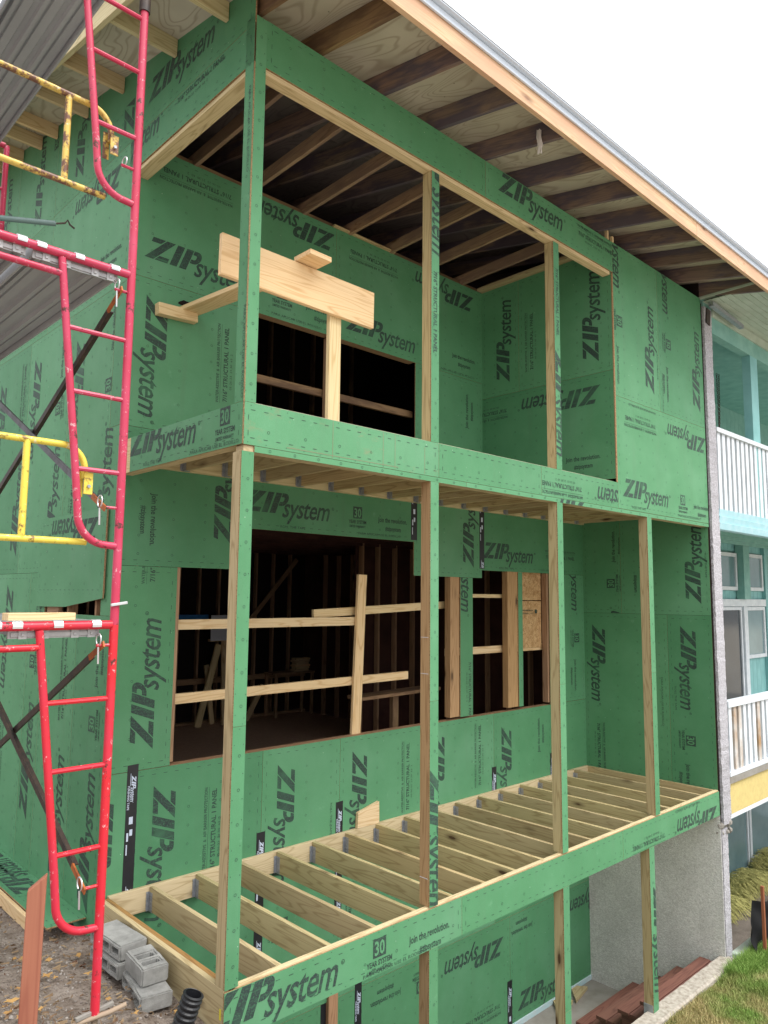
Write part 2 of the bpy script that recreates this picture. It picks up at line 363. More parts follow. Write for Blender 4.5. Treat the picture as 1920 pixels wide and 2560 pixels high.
def tube(name, pts, r, mat, parent=None, n=10, closed=False):
    bm = bmesh.new(); c = Vector((0,0,0))
    for p in pts: c += Vector(p)
    c /= len(pts)
    add_tube(bm, [Vector(p)-c for p in pts], r, n, True, closed)
    me = mesh_from(name, bm, True)
    try: me.set_sharp_from_angle(angle=R(40))
    except Exception: pass
    return link(name, me, mat, parent, Matrix.Translation(c))

# plane frames: local x = u (viewer's right), local y = v (up), local z = outward
def frame(kind, d):
    if kind == 'F': m = Matrix(((1,0,0),(0,0,-1),(0,1,0)));  t = Vector((0, d, 0))
    else: m = Matrix(((0,0,-1),(-1,0,0),(0,1,0))); t = Vector((d, 0, 0))
    mw = m.to_4x4(); mw.translation = t; return mw

# ------------------------------------------------------------------ print templates (flat lettering)
def text_poly(s, size, bold=0.0, sx=1.0, shear=0.0, space=1.0, align='LEFT'):
    cu = bpy.data.curves.new('txt', 'FONT'); cu.body = s; cu.size = size; cu.offset = bold*size; cu.resolution_u = 2
    cu.space_character = space; cu.align_x = align
    ob = bpy.data.objects.new('txt', cu); COL.objects.link(ob)
    dg = bpy.context.evaluated_depsgraph_get(); me = bpy.data.meshes.new_from_object(ob.evaluated_get(dg))
    V = [(v.co.x*sx + v.co.y*shear, v.co.y) for v in me.vertices]; F = [tuple(p.vertices) for p in me.polygons]
    bpy.data.objects.remove(ob); bpy.data.curves.remove(cu); bpy.data.meshes.remove(me)
    return V, F
def fit(tp, x0, x1, y, h=None):
    V, F = tp; a = min(v[0] for v in V); b = max(v[0] for v in V); k = (x1-x0)/(b-a)
    ys = 1.0
    if h: ys = h
    return [((v[0]-a)*k+x0, v[1]*ys+y) for v in V], F
def joinp(*tps):
    V, F = [], []
    for v, f in tps:
        o = len(V); V += list(v); F += [tuple(i+o for i in g) for g in f]
    return V, F
def poly(*pts): return list(pts), [tuple(range(len(pts)))]
def shear(tp, k): return [(x+k*y, y) for x, y in tp[0]], tp[1]
def at(tp, u, v, rot=0, s=1.0):
    c, n = math.cos(R(rot))*s, math.sin(R(rot))*s
    return [(x*c - y*n + u, x*n + y*c + v) for x, y in tp[0]], tp[1]
def ring(cx, cy, r, w, n=8):
    V = []; F = []
    for k in range(n):
        a = 2*math.pi*k/n; V += [(cx+r*math.cos(a), cy+r*math.sin(a)), (cx+(r-w)*math.cos(a), cy+(r-w)*math.sin(a))]
    for k in range(n):
        j = (k+1) % n; F.append((2*k, 2*j, 2*j+1, 2*k+1))
    return V, F
def rect(x0, y0, x1, y1): return poly((x0,y0),(x1,y0),(x1,y1),(x0,y1))
def zip_logo(reg=True):
    H = 0.20; P = []
    P.append(poly((0,0),(.082,0),(.21,H),(.128,H)))
    P.append(poly((.092,0),(.212,0),(.212,.045),(.120,.045)))
    P.append(poly((0,.155),(.088,.155),(.116,H),(0,H)))
    P.append(rect(.232,0,.300,H)); P.append(rect(.322,0,.390,H))
    o = [(.397,H),(.43,H)]+[(.43+.058*math.sin(R(a)), .137+.063*math.cos(R(a))) for a in range(15,166,15)]+[(.43,.074),(.397,.074)]
    i = [(.397,.160),(.425,.160)]+[(.425+.014*math.sin(R(a)), .137+.023*math.cos(R(a))) for a in range(15,166,15)]+[(.425,.114),(.397,.114)]
    V = o+i; n = len(o); P.append((V, [(k, k+1, n+k+1, n+k) for k in range(n-1)]))
    z = shear(joinp(*P), 0.38)
    s = text_poly('system', 1.0, 0.012, 1.0, 0.0, 0.94)
    xh = 0.125; ymx = max(v[1] for v in text_poly('x', 1.0)[0])
    k = xh/ymx
    s = fit(([(x, y*k) for x, y in s[0]], s[1]), .475, 1.045, -0.028)
    s = shear(s, 0.26)
    parts = [z, s]
    if reg:
        parts += [ring(1.10, .10, .016, .004, 12), fit(text_poly('R', .02, .01), 1.093, 1.107, .092)]
    return joinp(*parts)
T_LOGO = zip_logo()
def t_30():
    box_ = rect(0, 0, .125, .125); dig = fit(text_poly('30', .13, .02), .015, .11, .016, 1.0)
    # inverse digits: dark tile cut in strips around the light digits is drawn as tile plus raised digits in green
    return box_, dig
B30, D30 = t_30()
T_YEAR = joinp(fit(text_poly('YEAR SYSTEM', .05, .03), -.06, .185, -.052), fit(text_poly('LIMITED WARRANTY', .034, .02), -.05, .175, -.094))
T_JOIN = joinp(fit(text_poly('Join the revolution.', .075, .02), 0, .44, 0), fit(text_poly('#zipsystem', .07, .02), .11, .345, -.09))
T_STRUC = joinp(fit(text_poly('7/16" STRUCTURAL 1 PANEL', .062, .025), 0, .70, 0), fit(text_poly('WATER-RESISTIVE  &  AIR BARRIER PROTECTION', .042, .012), -.02, .72, .088),
                rect(-.02, .072, .72, .0745), fit(text_poly('05-26-23  21:30  63  2', .03, .0), .12, .46, -.045))
T_ROLL = fit(text_poly('ROLL THE TAPE', .036, .0), 0, .30, 0)
T_PARA = fit(text_poly('PARA APLICAR USE EL RODILLO', .036, .0), 0, .62, 0)
T_DASH = rect(0, 0, .034, .004)

def emit(bm, tp, mi=0, z=0.0015, clip=None):
    V, F = tp
    if clip:
        xs = [v[0] for v in V]; ys = [v[1] for v in V]
        if max(xs) < clip[0] or min(xs) > clip[2] or max(ys) < clip[1] or min(ys) > clip[3]: return
        tb = bmesh.new(); vs = [tb.verts.new((x, y, z)) for x, y in V]
        for f in F:
            try: tb.faces.new([vs[i] for i in f])
            except ValueError: pass
        if min(xs) < clip[0] or max(xs) > clip[2] or min(ys) < clip[1] or max(ys) > clip[3]:
            for co, no in (((clip[0],0,0),(-1,0,0)),((clip[2],0,0),(1,0,0)),((0,clip[1],0),(0,-1,0)),((0,clip[3],0),(0,1,0))):
                bmesh.ops.bisect_plane(tb, geom=list(tb.verts)+list(tb.edges)+list(tb.faces), plane_co=co, plane_no=no, clear_outer=True)
        mp = {}
        for v in tb.verts: mp[v] = bm.verts.new(v.co)
        for f in tb.faces:
            g = bm.faces.new([mp[v] for v in f.verts]); g.material_index = mi
            if g.normal.z < 0 or f.normal.z < 0: pass
        tb.free()
    else:
        vs = [bm.verts.new((x, y, z)) for x, y in V]
        for f in F:
            try: g = bm.faces.new([vs[i] for i in f]); g.material_index = mi
            except ValueError: pass

def prints_for(plist, clip):
    """plist: (kind,u,v,rot)"""
    bm = bmesh.new(); c = (clip[0]+.002, clip[1]+.002, clip[2]-.002, clip[3]-.002)
    for kind, u, v, rot in plist:
        def off(dx, dy=0):
            a = R(rot); return u + dx*math.cos(a) - dy*math.sin(a), v + dx*math.sin(a) + dy*math.cos(a)
        if kind in ('L', 'La', 'Lb'): emit(bm, at(T_LOGO, u, v, rot), 0, .0015, c)
        if kind in ('La', '30'):
            q = off(1.375 if kind == 'La' else 0, .03 if kind == 'La' else 0)
            emit(bm, at(B30, *q, rot), 0, .0015, c); emit(bm, at(D30, *q, rot), 1, .0022, c); emit(bm, at(T_YEAR, *q, rot), 0, .0015, c)
        if kind == 'La': emit(bm, at(T_JOIN, *off(1.73, .02), rot), 0, .0015, c)
        if kind == 'Lb': emit(bm, at(T_STRUC, *off(1.36, .05), rot), 0, .0015, c)
        if kind == 'J': emit(bm, at(T_JOIN, u, v, rot), 0, .0015, c)
        if kind == 'S': emit(bm, at(T_STRUC, u, v, rot), 0, .0015, c)
        if kind == 'R': emit(bm, at(T_ROLL, u, v, rot), 0, .0015, c)
        if kind == 'P': emit(bm, at(T_PARA, u, v, rot), 0, .0015, c)
    # edge dashes and nailing targets
    w, h = clip[2]-clip[0], clip[3]-clip[1]
    if w > .25 and h > .25:
        k = 0.06
        while k < w-.05:
            for yy in (clip[1]+.045, clip[3]-.049): emit(bm, at(T_DASH, clip[0]+k, yy), 0, .0015)
            k += .102
        k = 0.06
        while k < h-.05:
            for xx in (clip[0]+.045, clip[2]-.041): emit(bm, at(T_DASH, xx, clip[1]+k, 90), 0, .0015)
            k += .102
        y = clip[1]+.10
        j = 0
        while y < clip[3]-.08:
            x = clip[0]+.20
            while x < clip[2]-.08:
                emit(bm, ring(x, y, .011, .0028, 4 if (j % 4 == 3) else 8), 0, .0015); x += .305
                j += 1
            y += .152
    elif min(w, h) < .2 and max(w, h) > .6:
        k = .12
        while k < max(w, h)-.05:
            p = (clip[0]+w/2+.006, clip[1]+k) if h > w else (clip[0]+k, clip[1]+h/2)
            emit(bm, ring(*p, .010, .0028, 8), 0, .0015); k += .203
    # fastener heads along the edges
    rnd = random.Random(int(clip[0]*100)+int(clip[3]*37))
    if w > .08 and h > .08:
        for a0, a1, fix, hor in ((clip[0], clip[2], clip[1]+.015, True), (clip[0], clip[2], clip[3]-.015, True), (clip[1], clip[3], clip[0]+.013, False), (clip[1], clip[3], clip[2]-.013, False)):
            k = a0+.05
            while k < a1-.03:
                kk = k+rnd.uniform(-.02,.02); p = (kk, fix+rnd.uniform(-.004,.004)) if hor else (fix+rnd.uniform(-.004,.004), kk)
                s = .0028; emit(bm, rect(p[0]-s, p[1]-s, p[0]+s, p[1]+s), 0, .0016); k += .15
    return bm
def panel(name, fr, pts, parent, plist=(), thick=0.0115, lab=None, clip=None, marks=True):
    """sheathing sheet with outline pts (u,v), front face at the frame plane"""
    bm = bmesh.new(); f = [bm.verts.new((u, v, 0)) for u, v in pts]; b = [bm.verts.new((u, v, -thick)) for u, v in pts]
    bm.faces.new(f); g = bm.faces.new(b[::-1]); g.material_index = 1
    for i in range(len(pts)):
        j = (i+1) % len(pts); q = bm.faces.new((f[i], b[i], b[j], f[j])); q.material_index = 1
    bmesh.ops.recalc_face_normals(bm, faces=list(bm.faces))
    o = link(name, mesh_from(name, bm), [M_green, M_edge], parent, fr)
    if lab: o['label'] = lab
    us = [p[0] for p in pts]; vs = [p[1] for p in pts]; cl = clip or (min(us), min(vs), max(us), max(vs))
    if marks:
        pb = prints_for(plist, cl)
        if len(pb.faces):
            for q in pb.faces: q.smooth = False
            link('printed_lettering', mesh_from('printed_lettering', pb), [M_ink, M_green], o, fr)['kind'] = 'stuff'
        else: pb.free()
    return o
def rp(u0, v0, u1, v1): return [(u0,v0),(u1,v0),(u1,v1),(u0,v1)]
G = 0.0025

# ------------------------------------------------------------------ the house under renovation
house = thing('house', 'tall unfinished house wall clad in bright green sheathing panels with open porch bays', 'building', (3.5, 1.83, -2.82))
FB, FS, FF = frame('F', 1.83), frame('S', 0.0), frame('F', 0.0)
FRL, FRU = frame('S', 6.95), frame('S', 4.68)
SP = 'sheathing_panel'
# back wall, lower storey
Bp = [
 (rp(0,.905+G,.563,2.545), [('L',.405,1.06,90),('S',.36,2.42,90)]),
 (rp(0,2.548,1.2,3.7), [('Lb',1.10,2.75,90),('J',.30,3.16,-90)]),
 (rp(1.203,2.93,3.452,3.7), [('La',1.167,3.096,0),('R',1.62,2.962,0),('P',2.62,2.962,0)]),
 (rp(3.455,2.553,4.655,3.7), [('L',4.5,2.67,90)]),
 (rp(4.658,2.648,6.95,3.7), [('Lb',4.665,2.80,0),('R',5.0,2.675,0),('P',5.9,2.675,0)]),
 (rp(4.25,.925,4.478,2.55), [('L',4.29,3.2,-90),('S',4.40,1.55,-90)]),
 (rp(5.392,.94,5.484,2.645), []),
 (rp(6.09,.905+G,6.95,2.645), [('La',6.66,3.2,-90),('P',6.2,2.3,-90)]),
 (rp(0,-1.53,.245,.903), [('L',-.1,.75,-90)]),
 (rp(.248,-1.53,1.491,.903), [('L',.43,.762,-90),('S',1.02,-.05,90)]),
 (rp(1.494,-1.53,2.416,.903), [('La',1.66,.755,-90),('R',2.3,.3,-90)]),
 (rp(2.419,-1.53,3.64,.903), [('La',2.58,.755,-90),('S',3.40,.04,90)]),
 (rp(3.643,-1.53,4.868,.903), [('L',3.77,.80,-90),('S',4.62,.10,90)]),
 (rp(4.871,-1.53,6.09,.903), [('La',5.02,.73,-90),('J',5.83,.32,90)]),
 (rp(6.093,-1.53,6.95,.903), []),
 (rp(2.42,-2.76,2.70,-1.533), [('L',2.45,-2.85,90)]),
 (rp(0,-2.78,1.1,-1.533), []), (rp(1.103,-2.78,2.225,-1.533), [('L',1.3,-1.7,-90)]),
 (rp(2.703,-2.76,5.155,-1.533), [('La',5.03,-1.72,180),('S',4.95,-2.45,180)]),
 (rp(5.158,-2.76,6.95,-1.533), [('L',5.30,-2.66,0),('L',7.46,-1.72,180),('J',5.62,-1.72,180)]),
]
for pts, pl in Bp: panel(SP, FB, pts, house, pl)
# upper storey back wall
hb = bmesh.new(); rr_ = random.Random(2)
emit(hb, ([(.53+.07*math.cos(6.283*k/14)*rr_.uniform(.5,1.1), 4.875+.035*math.sin(6.283*k/14)*rr_.uniform(.6,1.2)) for k in range(14)], [tuple(range(14))]), 0, .003)
link('broken_hole', mesh_from('broken_hole', hb), M_dark, house, FB)
Bu = [
 (rp(0,3.703,1.15,5.005), [('L',.17,4.86,-90),('S',.985,4.07,90)]),
 (rp(0,5.008,2.25,6.2), [('La',.133,5.19,0),('L',2.225,6.12,180),('S',.96,6.06,180),('P',1.45,5.04,0)]),
 (rp(2.253,5.008,4.68,6.2), [('Lb',4.51,6.09,180),('L',2.395,5.14,0),('J',4.10,5.23,0),('P',3.9,5.03,0)]),
 (rp(3.465,3.703,4.68,5.005), [('J',4.40,4.38,90),('30',4.45,3.95,90)]),
 (rp(1.153,3.703,3.462,3.95), []),
]
for pts, pl in Bu: panel(SP, FB, pts, house, pl)
# right-hand porch walls
for pts, pl in [(rp(-1.83,2.118,-1.24,3.7), [('La',-1.3,1.09,90)]), (rp(-1.237,2.118,-.012,3.7), [('L',-.13,2.26,90),('J',-.95,2.75,-90),('R',-.07,2.9,-90)]),
                (rp(-1.83,-.03,-.593,2.115), [('Lb',-1.70,1.955,-90),('P',-.70,1.3,-90)]), (rp(-.590,-.03,-.012,2.115), [('La',-.42,1.977,-90),('R',-.52,1.2,-90)])]:
    panel(SP, FRL, pts, house, pl)
for pts, pl in [(rp(-1.83,3.60,-.012,4.80), [('L',-.17,4.665,180),('J',-.629,3.845,0),('30',-1.0,3.7,0),('S',-1.45,4.62,180)]),
                (rp(-1.83,4.803,-1.262,6.2), [('L',-1.40,4.944,90)]), (rp(-1.259,4.803,-.012,6.2), [('L',-.18,4.93,90),('S',-1.05,5.03,90)])]:
    panel(SP, FRU, pts, house, pl)
# street facade: header band over the porch, right-hand upper panels
Fp = [
 (rp(.096,5.91,2.474,6.262), [], None),
 (rp(2.477,5.91,4.700,6.262), [('Lb',2.66,6.055,0)], None),
 (rp(4.703,3.28,6.95,4.515), [('La',4.80,3.42,0),('Lb',6.95,4.375,180),('R',5.0,3.305,0),('P',6.1,3.305,0),('P',5.6,4.48,180)], None),
 (rp(4.703,4.518,5.73,6.262), [('L',5.59,4.69,90),('La',4.73,6.816,-90),('R',5.68,5.2,-90)], None),
 (rp(5.733,4.518,6.95,6.262), [('La',5.9,6.835,-90),('L',6.83,4.70,90),('P',5.80,5.0,-90)], None),
 (rp(0,3.278,1.857,3.556), [], 'green band panel with reddish scrape marks'),
 (rp(1.860,3.278,3.29,3.556), [], None),
 (rp(3.293,3.278,4.700,3.556), [('S',3.98,3.42,180),('L',5.34,3.44,180)], None),
 (rp(.096,3.235,2.2,3.275), [], None), (rp(2.203,3.235,6.95,3.275), [('L',4.14,3.39,180)], None),
]
for pts, pl, lab in Fp:
    o = panel(SP, FF, pts, house, pl, lab=lab)
    if lab:
        o.data.materials[0] = M_green2; hb = bmesh.new()
        for u in (.745,1.235,1.36,1.69): emit(hb, rect(u, 3.285, u+.003, 3.55 if u < 1.6 else 3.5), 0, .0014)
        emit(hb, rect(.35,3.30,1.40,3.303), 0, .0014); link('scrape_line', mesh_from('scrape_line', hb), M_scuff, o, FF)['kind'] = 'stuff'
# porch-side return (left): header band and floor band
rk = lambda u: 6.515 - 0.2*u
panel(SP, FS, [(-1.9,5.91),(-.0,5.91),(0,6.20),(-1.9,6.20)], house, [('Lb',-2.44,6.09,0)])
panel(SP, FS, [(-2.6,6.203),(0,6.203),(0,rk(0)),(-2.6,rk(-2.6))], house, [('L',-1.60,6.40,0),('L',-1.87,6.30,90)], clip=(-2.6,6.203,-.01,6.60))
panel(SP, FS, rp(-1.62,3.278,0,3.556), house, [('La',-1.65,3.40,0),('R',-1.38,3.295,0),('P',-.66,3.292,0)])
# long side wall of the house
Sp = [
 (rp(-2.5,-.70,-1.845,2.137), [('La',-2.0,-.17,90)]),
 (rp(-3.30,-.70,-2.503,2.137), [('Lb',-2.65,-.13,90)]),
 (rp(-3.72,-.70,-3.303,2.51), [('La',-3.46,.23,90)]),
 (rp(-4.94,-.70,-3.723,2.51), [('Lb',-4.42,2.40,-90)]),
 (rp(-6.6,-.70,-4.943,2.51), [('L',-5.3,2.35,-90)]),
 (rp(-2.04,2.14,-1.845,3.7), [('La',-2.0,2.65,90)]),
 (rp(-3.0,2.50,-2.043,4.94), [('La',-2.02,2.65,90),('Lb',-2.87,4.66,-90)]),
 (rp(-4.138,2.513,-3.003,4.94), [('La',-3.18,2.65,90),('L',-4.0,4.736,-90)]),
 (rp(-5.36,2.513,-4.141,4.94), [('Lb',-4.22,2.69,90),('L',-5.1,4.69,-90)]),
 (rp(-6.6,2.513,-5.363,4.94), []),
 (rp(-2.04,3.703,-1.845,4.94), []),
 (rp(-3.7,4.943,-1.845,6.20), [('L',-2.06,6.09,180),('J',-2.43,5.28,0),('L',-3.62,5.12,0)]),
 (rp(-6.6,4.943,-3.703,6.20), [('L',-4.3,6.05,180)]),
 ([(-3.7,6.203),(-2.603,6.203),(-2.603,rk(-2.603)),(-3.7,rk(-3.7))], [('L',-2.97,6.34,90)]),
 ([(-4.92,6.203),(-3.703,6.203),(-3.703,rk(-3.703)),(-4.92,rk(-4.92))], [('L',-4.12,6.25,90),('30',-3.70,6.98,90)]),
 ([(-6.6,6.203),(-4.923,6.203),(-4.923,rk(-4.923)),(-6.6,rk(-6.6))], [('L',-5.24,6.22,90)]),
]
for pts, pl in Sp: panel(SP, FS, pts, house, pl)
FSp = frame('S', -0.026)
panel(SP, FSp, [(-3.47,2.19),(-2.744,2.198),(-1.95,2.28),(-1.95,3.02),(-3.47,3.02)], house, [('L',-2.1,2.955,180)], lab='loose green panel with a slanted bottom edge over a dark gap', clip=(-3.45,2.3,-1.96,3.0))
# blocking seen in the gap
box('blocking', .015,.05, 3.0,3.28, 2.10,2.30, M_stud, house)
box('blocking', -.022,.0, 3.40,3.46, 2.2,3.0, M_stud, house)
box('blocking', -.022,.0, 1.97,2.03, 2.32,3.0, M_stud, house)
# flashing tape with white print
T_TAPE = joinp(at(T_LOGO, 0, 0, 0, .24), fit(text_poly('FLASHING TAPE', .03, .02), .10, .33, -.036), rect(-.02,-.012,.10,-.007), rect(.40,-.01,.47,.03), rect(.52,.0,.58,.03), rect(.55,-.03,.63,-.01), rect(.66,-.03,.76,-.018))
def tape(u0, v0, u1, v1, fr=None, skew=0.0):
    fr = fr or frame('F', 1.828)
    bm = bmesh.new(); pts = [(u0,v0),(u1,v0+skew),(u1,v1+skew),(u0,v1)]
    f = [bm.verts.new((a, b, 0)) for a, b in pts]; bk = [bm.verts.new((a, b, -.0017)) for a, b in pts]
    bm.faces.new(f)
    for i in range(4): bm.faces.new((f[i], bk[i], bk[(i+1)%4], f[(i+1)%4]))
    o = link('flashing_tape', mesh_from('flashing_tape', bm), M_tape, house, fr)
    pb = bmesh.new(); y = v1-.08
    while y > v0+.05:
        emit(pb, at(T_TAPE, (u0+u1)/2-.008, y, -90, .8), 0, .0012, (u0+.004, v0+.01, u1-.004, v1-.01)); y -= .86
    link('printed_lettering', mesh_from('printed_lettering', pb), M_white_ink, o, fr)['kind'] = 'stuff'
tape(.199,-.75,.291,.955, skew=.004); tape(1.446,-.9,1.538,.188); tape(2.372,-.85,2.462,.292, skew=.004)
tape(3.406,2.95,3.503,3.7); tape(4.611,2.667,4.702,3.7); tape(4.828,-.2,4.915,.272); tape(6.058,-.2,6.145,.275)
tape(2.655,-2.76,2.745,-1.49); tape(5.098,-2.76,5.19,-2.26)
box('sill_foam_strip', 2.42,6.94, 1.815,1.835, -2.822,-2.762, M_sill, house)
box('dark_gap', 2.226,2.30, 1.84,1.86, -2.8,-1.535, M_tape, house, bev=0)
box('opening_stud', 2.30,2.415, 1.80,1.90, -2.8,-1.45, M_stud, house)

# roof: plywood sheets, rafters, lookouts, fascia, metal edge, shingles
sl_ = 0.2; roofz = lambda y: 6.485 + sl_*y
def slope_box(name, x0, x1, y0, y1, dz0, dz1, mat, parent, along='y'):
    zc = lambda y: roofz(y)
    c0 = Vector(((x0+x1)/2, y0, zc(y0)+(dz0+dz1)/2)); c1 = Vector(((x0+x1)/2, y1, zc(y1)+(dz0+dz1)/2))
    return bar(name, c0, c1, x1-x0, (dz1-dz0)*math.cos(math.atan(sl_)), mat, parent)
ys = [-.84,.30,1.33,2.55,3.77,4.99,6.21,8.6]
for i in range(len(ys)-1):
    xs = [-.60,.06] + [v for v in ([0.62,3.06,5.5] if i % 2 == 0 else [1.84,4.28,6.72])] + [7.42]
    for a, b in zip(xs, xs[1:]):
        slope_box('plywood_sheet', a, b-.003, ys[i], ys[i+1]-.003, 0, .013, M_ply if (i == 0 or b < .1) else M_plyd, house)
for k in range(8):
    x1 = .60+.617*k
    if x1 < 4.7: bar('ceiling_joist', (x1-.019,.30,6.284), (x1-.019,1.95,6.255), .038, .125, M_cj, house)
slope_box('roof_shingles', -.64, 7.46, -.87, 8.6, .018, .035, M_shing, house)
for k in range(-1, 11):
    x1 = .625 + .64*k
    if k == -1: x1 = .085
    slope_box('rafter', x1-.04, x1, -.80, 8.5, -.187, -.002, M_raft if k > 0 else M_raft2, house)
box('fascia_board', -.6,4.945, -.842,-.803, 6.118,6.295, M_fasc, house)
box('fascia_board', 4.95,7.6, -.842,-.803, 6.118,6.295, M_fasc, house)
box('fascia_board', 7.603,12.5, -.842,-.803, 6.118,6.295, M_fasc, house)
box('drip_edge', -.62,12.5, -.862,-.845, 6.272,6.322, M_drip, house)
box('drip_edge', -.62,12.5, -.90,-.846, 6.326,6.334, M_drip, house)
box('shingle_edge', -.62,12.5, -.895,-.80, 6.336,6.352, M_shing, house)
box('fly_rafter', -.60,-.56, -.8,3.2, 6.3,6.48, M_ptl, house, rot=None) if False else slope_box('fly_rafter', -.60,-.56, -.80,6.8, -.187,-.002, M_ptl, house)
for yy in (.36,1.13,2.11,2.93,3.75,4.23,4.86,5.5,6.1):
    bar('lookout', (-.558, yy, roofz(yy)-.077), (-.005, yy, roofz(yy)-.077), .038, .145, M_ptl if yy < 2 else M_fir, house)
# plates and porch framing
box('header_underside_plate', .096,4.66, .0125,.10, 5.872,5.909, M_ptl, house)
box('header_board', .096,4.66, .0125,.05, 5.911,6.258, M_pt, house)
box('header_board', .0125,.05, .15,1.828, 5.911,6.3, M_pt, house)
box('header_underside_plate', .0125,.13, .105,1.828, 5.872,5.909, M_ptl, house)
box('wall_plate', 0,4.66, 1.845,1.93, 6.205,6.243, M_raft2, house)
box('wall_plate', 2.2,3.1, 1.80,1.842, 6.203,6.225, M_pt, house)
box('wall_plate', 4.685,4.77, .0125,1.84, 6.203,6.241, M_pt, house); box('wall_plate', 4.60,4.678, .11,1.84, 6.21,6.25, M_pt, house)
box('blocking', 4.70,4.735, -.006,-.004+.03, 6.265,6.33, M_fir, house, axis=2); box('blocking', 4.60,4.64, .0,.03, 6.265,6.37, M_fir, house, axis=2)
box('sheathing_edge_strip', 4.6815,4.7015, -.0005,.011, 3.56,5.90, M_edge, house)
box('window_stud', 2.19,2.225, 1.86,1.94, 3.96,5.0, M_stud, house)
box('window_stud', 4.085,4.247, 1.843,1.93, .93,2.56, M_ostud, house, axis=2); box('window_stud', 5.185,5.390, 1.843,1.93, .94,2.65, M_ostud, house, axis=2)
box('window_stud', .564,.60, 1.845,1.93, .93,2.55, M_stud, house); box('window_stud', 6.055,6.088, 1.845,1.93, .93,2.65, M_stud, house)
box('window_sill_plate', .56,6.09, 1.845,1.94, .86,.902, M_stud, house)
box('window_header', .56,6.09, 1.845,1.94, 2.95,3.15, M_stud, house); box('window_header', 1.15,3.46, 1.845,1.94, 5.01,5.15, M_stud, house)
# strand board piece in the third opening
ob = box('strand_board_patch', 5.50,6.05, 1.935,1.947, 1.655,2.275, M_osb, house, axis=0); box('strand_board_patch', 5.50,6.05, 1.935,1.947, 2.285,2.66, M_osb, house, axis=0)
pb = bmesh.new(); emit(pb, at(joinp(fit(text_poly('SHEATHING SPAN 24/16', .03, .01), 0,.24,0), fit(text_poly('EXPOSURE 1  15/32', .03, .01), 0,.24,-.04), ring(-.05,0,.035,.006,12), rect(.28,-.03,.33,.02)), 5.62, 2.14), 0, .0015)
link('printed_lettering', mesh_from('printed_lettering', pb), M_ink, ob, frame('F', 1.934))['kind'] = 'stuff'

# closed dark interior
def wall(name, x0,x1,y0,y1,z0,z1, mat): return box(name, x0,x1,y0,y1,z0,z1, mat, house, bev=0)
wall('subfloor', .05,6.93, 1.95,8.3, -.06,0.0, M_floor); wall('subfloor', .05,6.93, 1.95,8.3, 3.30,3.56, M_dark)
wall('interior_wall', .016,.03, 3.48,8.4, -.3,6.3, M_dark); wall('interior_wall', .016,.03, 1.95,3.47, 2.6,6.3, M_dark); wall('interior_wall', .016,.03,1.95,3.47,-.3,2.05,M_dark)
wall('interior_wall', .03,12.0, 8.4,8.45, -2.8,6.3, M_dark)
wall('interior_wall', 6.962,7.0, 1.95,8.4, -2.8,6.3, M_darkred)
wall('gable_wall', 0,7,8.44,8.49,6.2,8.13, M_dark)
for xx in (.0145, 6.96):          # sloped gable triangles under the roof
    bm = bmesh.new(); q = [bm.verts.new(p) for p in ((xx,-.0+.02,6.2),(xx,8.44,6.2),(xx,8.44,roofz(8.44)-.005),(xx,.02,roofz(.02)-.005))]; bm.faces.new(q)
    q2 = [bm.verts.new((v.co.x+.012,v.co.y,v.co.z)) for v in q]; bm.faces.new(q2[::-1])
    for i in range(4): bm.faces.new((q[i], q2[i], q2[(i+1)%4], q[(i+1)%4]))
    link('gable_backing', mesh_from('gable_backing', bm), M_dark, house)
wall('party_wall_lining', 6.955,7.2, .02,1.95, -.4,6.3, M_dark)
for i in range(17):
    x = .35+.41*i
    if x < 6.9: box('wall_stud', x,x+.038, 8.28,8.37, 0,3.28, M_stud, house)
box('wall_plate', .03,6.93, 8.27,8.37, .70,.80, M_stud, house); box('wall_plate', .03,6.93, 8.25,8.37, .0,.04, M_stud, house)
for i in range(14):
    y = 2.3+.41*i; box('wall_stud', 6.86,6.95, y,y+.038, 0,3.28, M_stud, house)
for i in range(14):
    y = 2.2+.61*i
    if y < 8: box('wall_stud', .035,.12, y,y+.038, 0,3.28, M_stud, house)
for i in range(12): box('ceiling_joist', .05,6.93, 2.2+.5*i,2.238+.5*i, 3.10,3.29, M_darkred, house)
bar('diagonal_brace', (5.3,8.2,1.6), (6.6,8.2,3.04), .03,.09, M_stud, house)
for i in range(12): box('wall_stud', .9+.41*i,.938+.41*i, 5.2,5.29, 3.57,6.6, M_raft2, house)
box('wall_plate', .1,5.8, 5.2,5.29, 4.7,4.74, M_raft2, house)
wall('partition', .05,6.93, 5.32,5.33, 3.57,6.7, M_dark)
for x in (5.25,5.6,5.98,6.4): box('wall_stud', x,x+.038, 4.7,4.79, 0,3.28, M_stud, house)
wall('partition', 5.2,6.9, 4.81,4.83, 0,3.28, M_darkred)

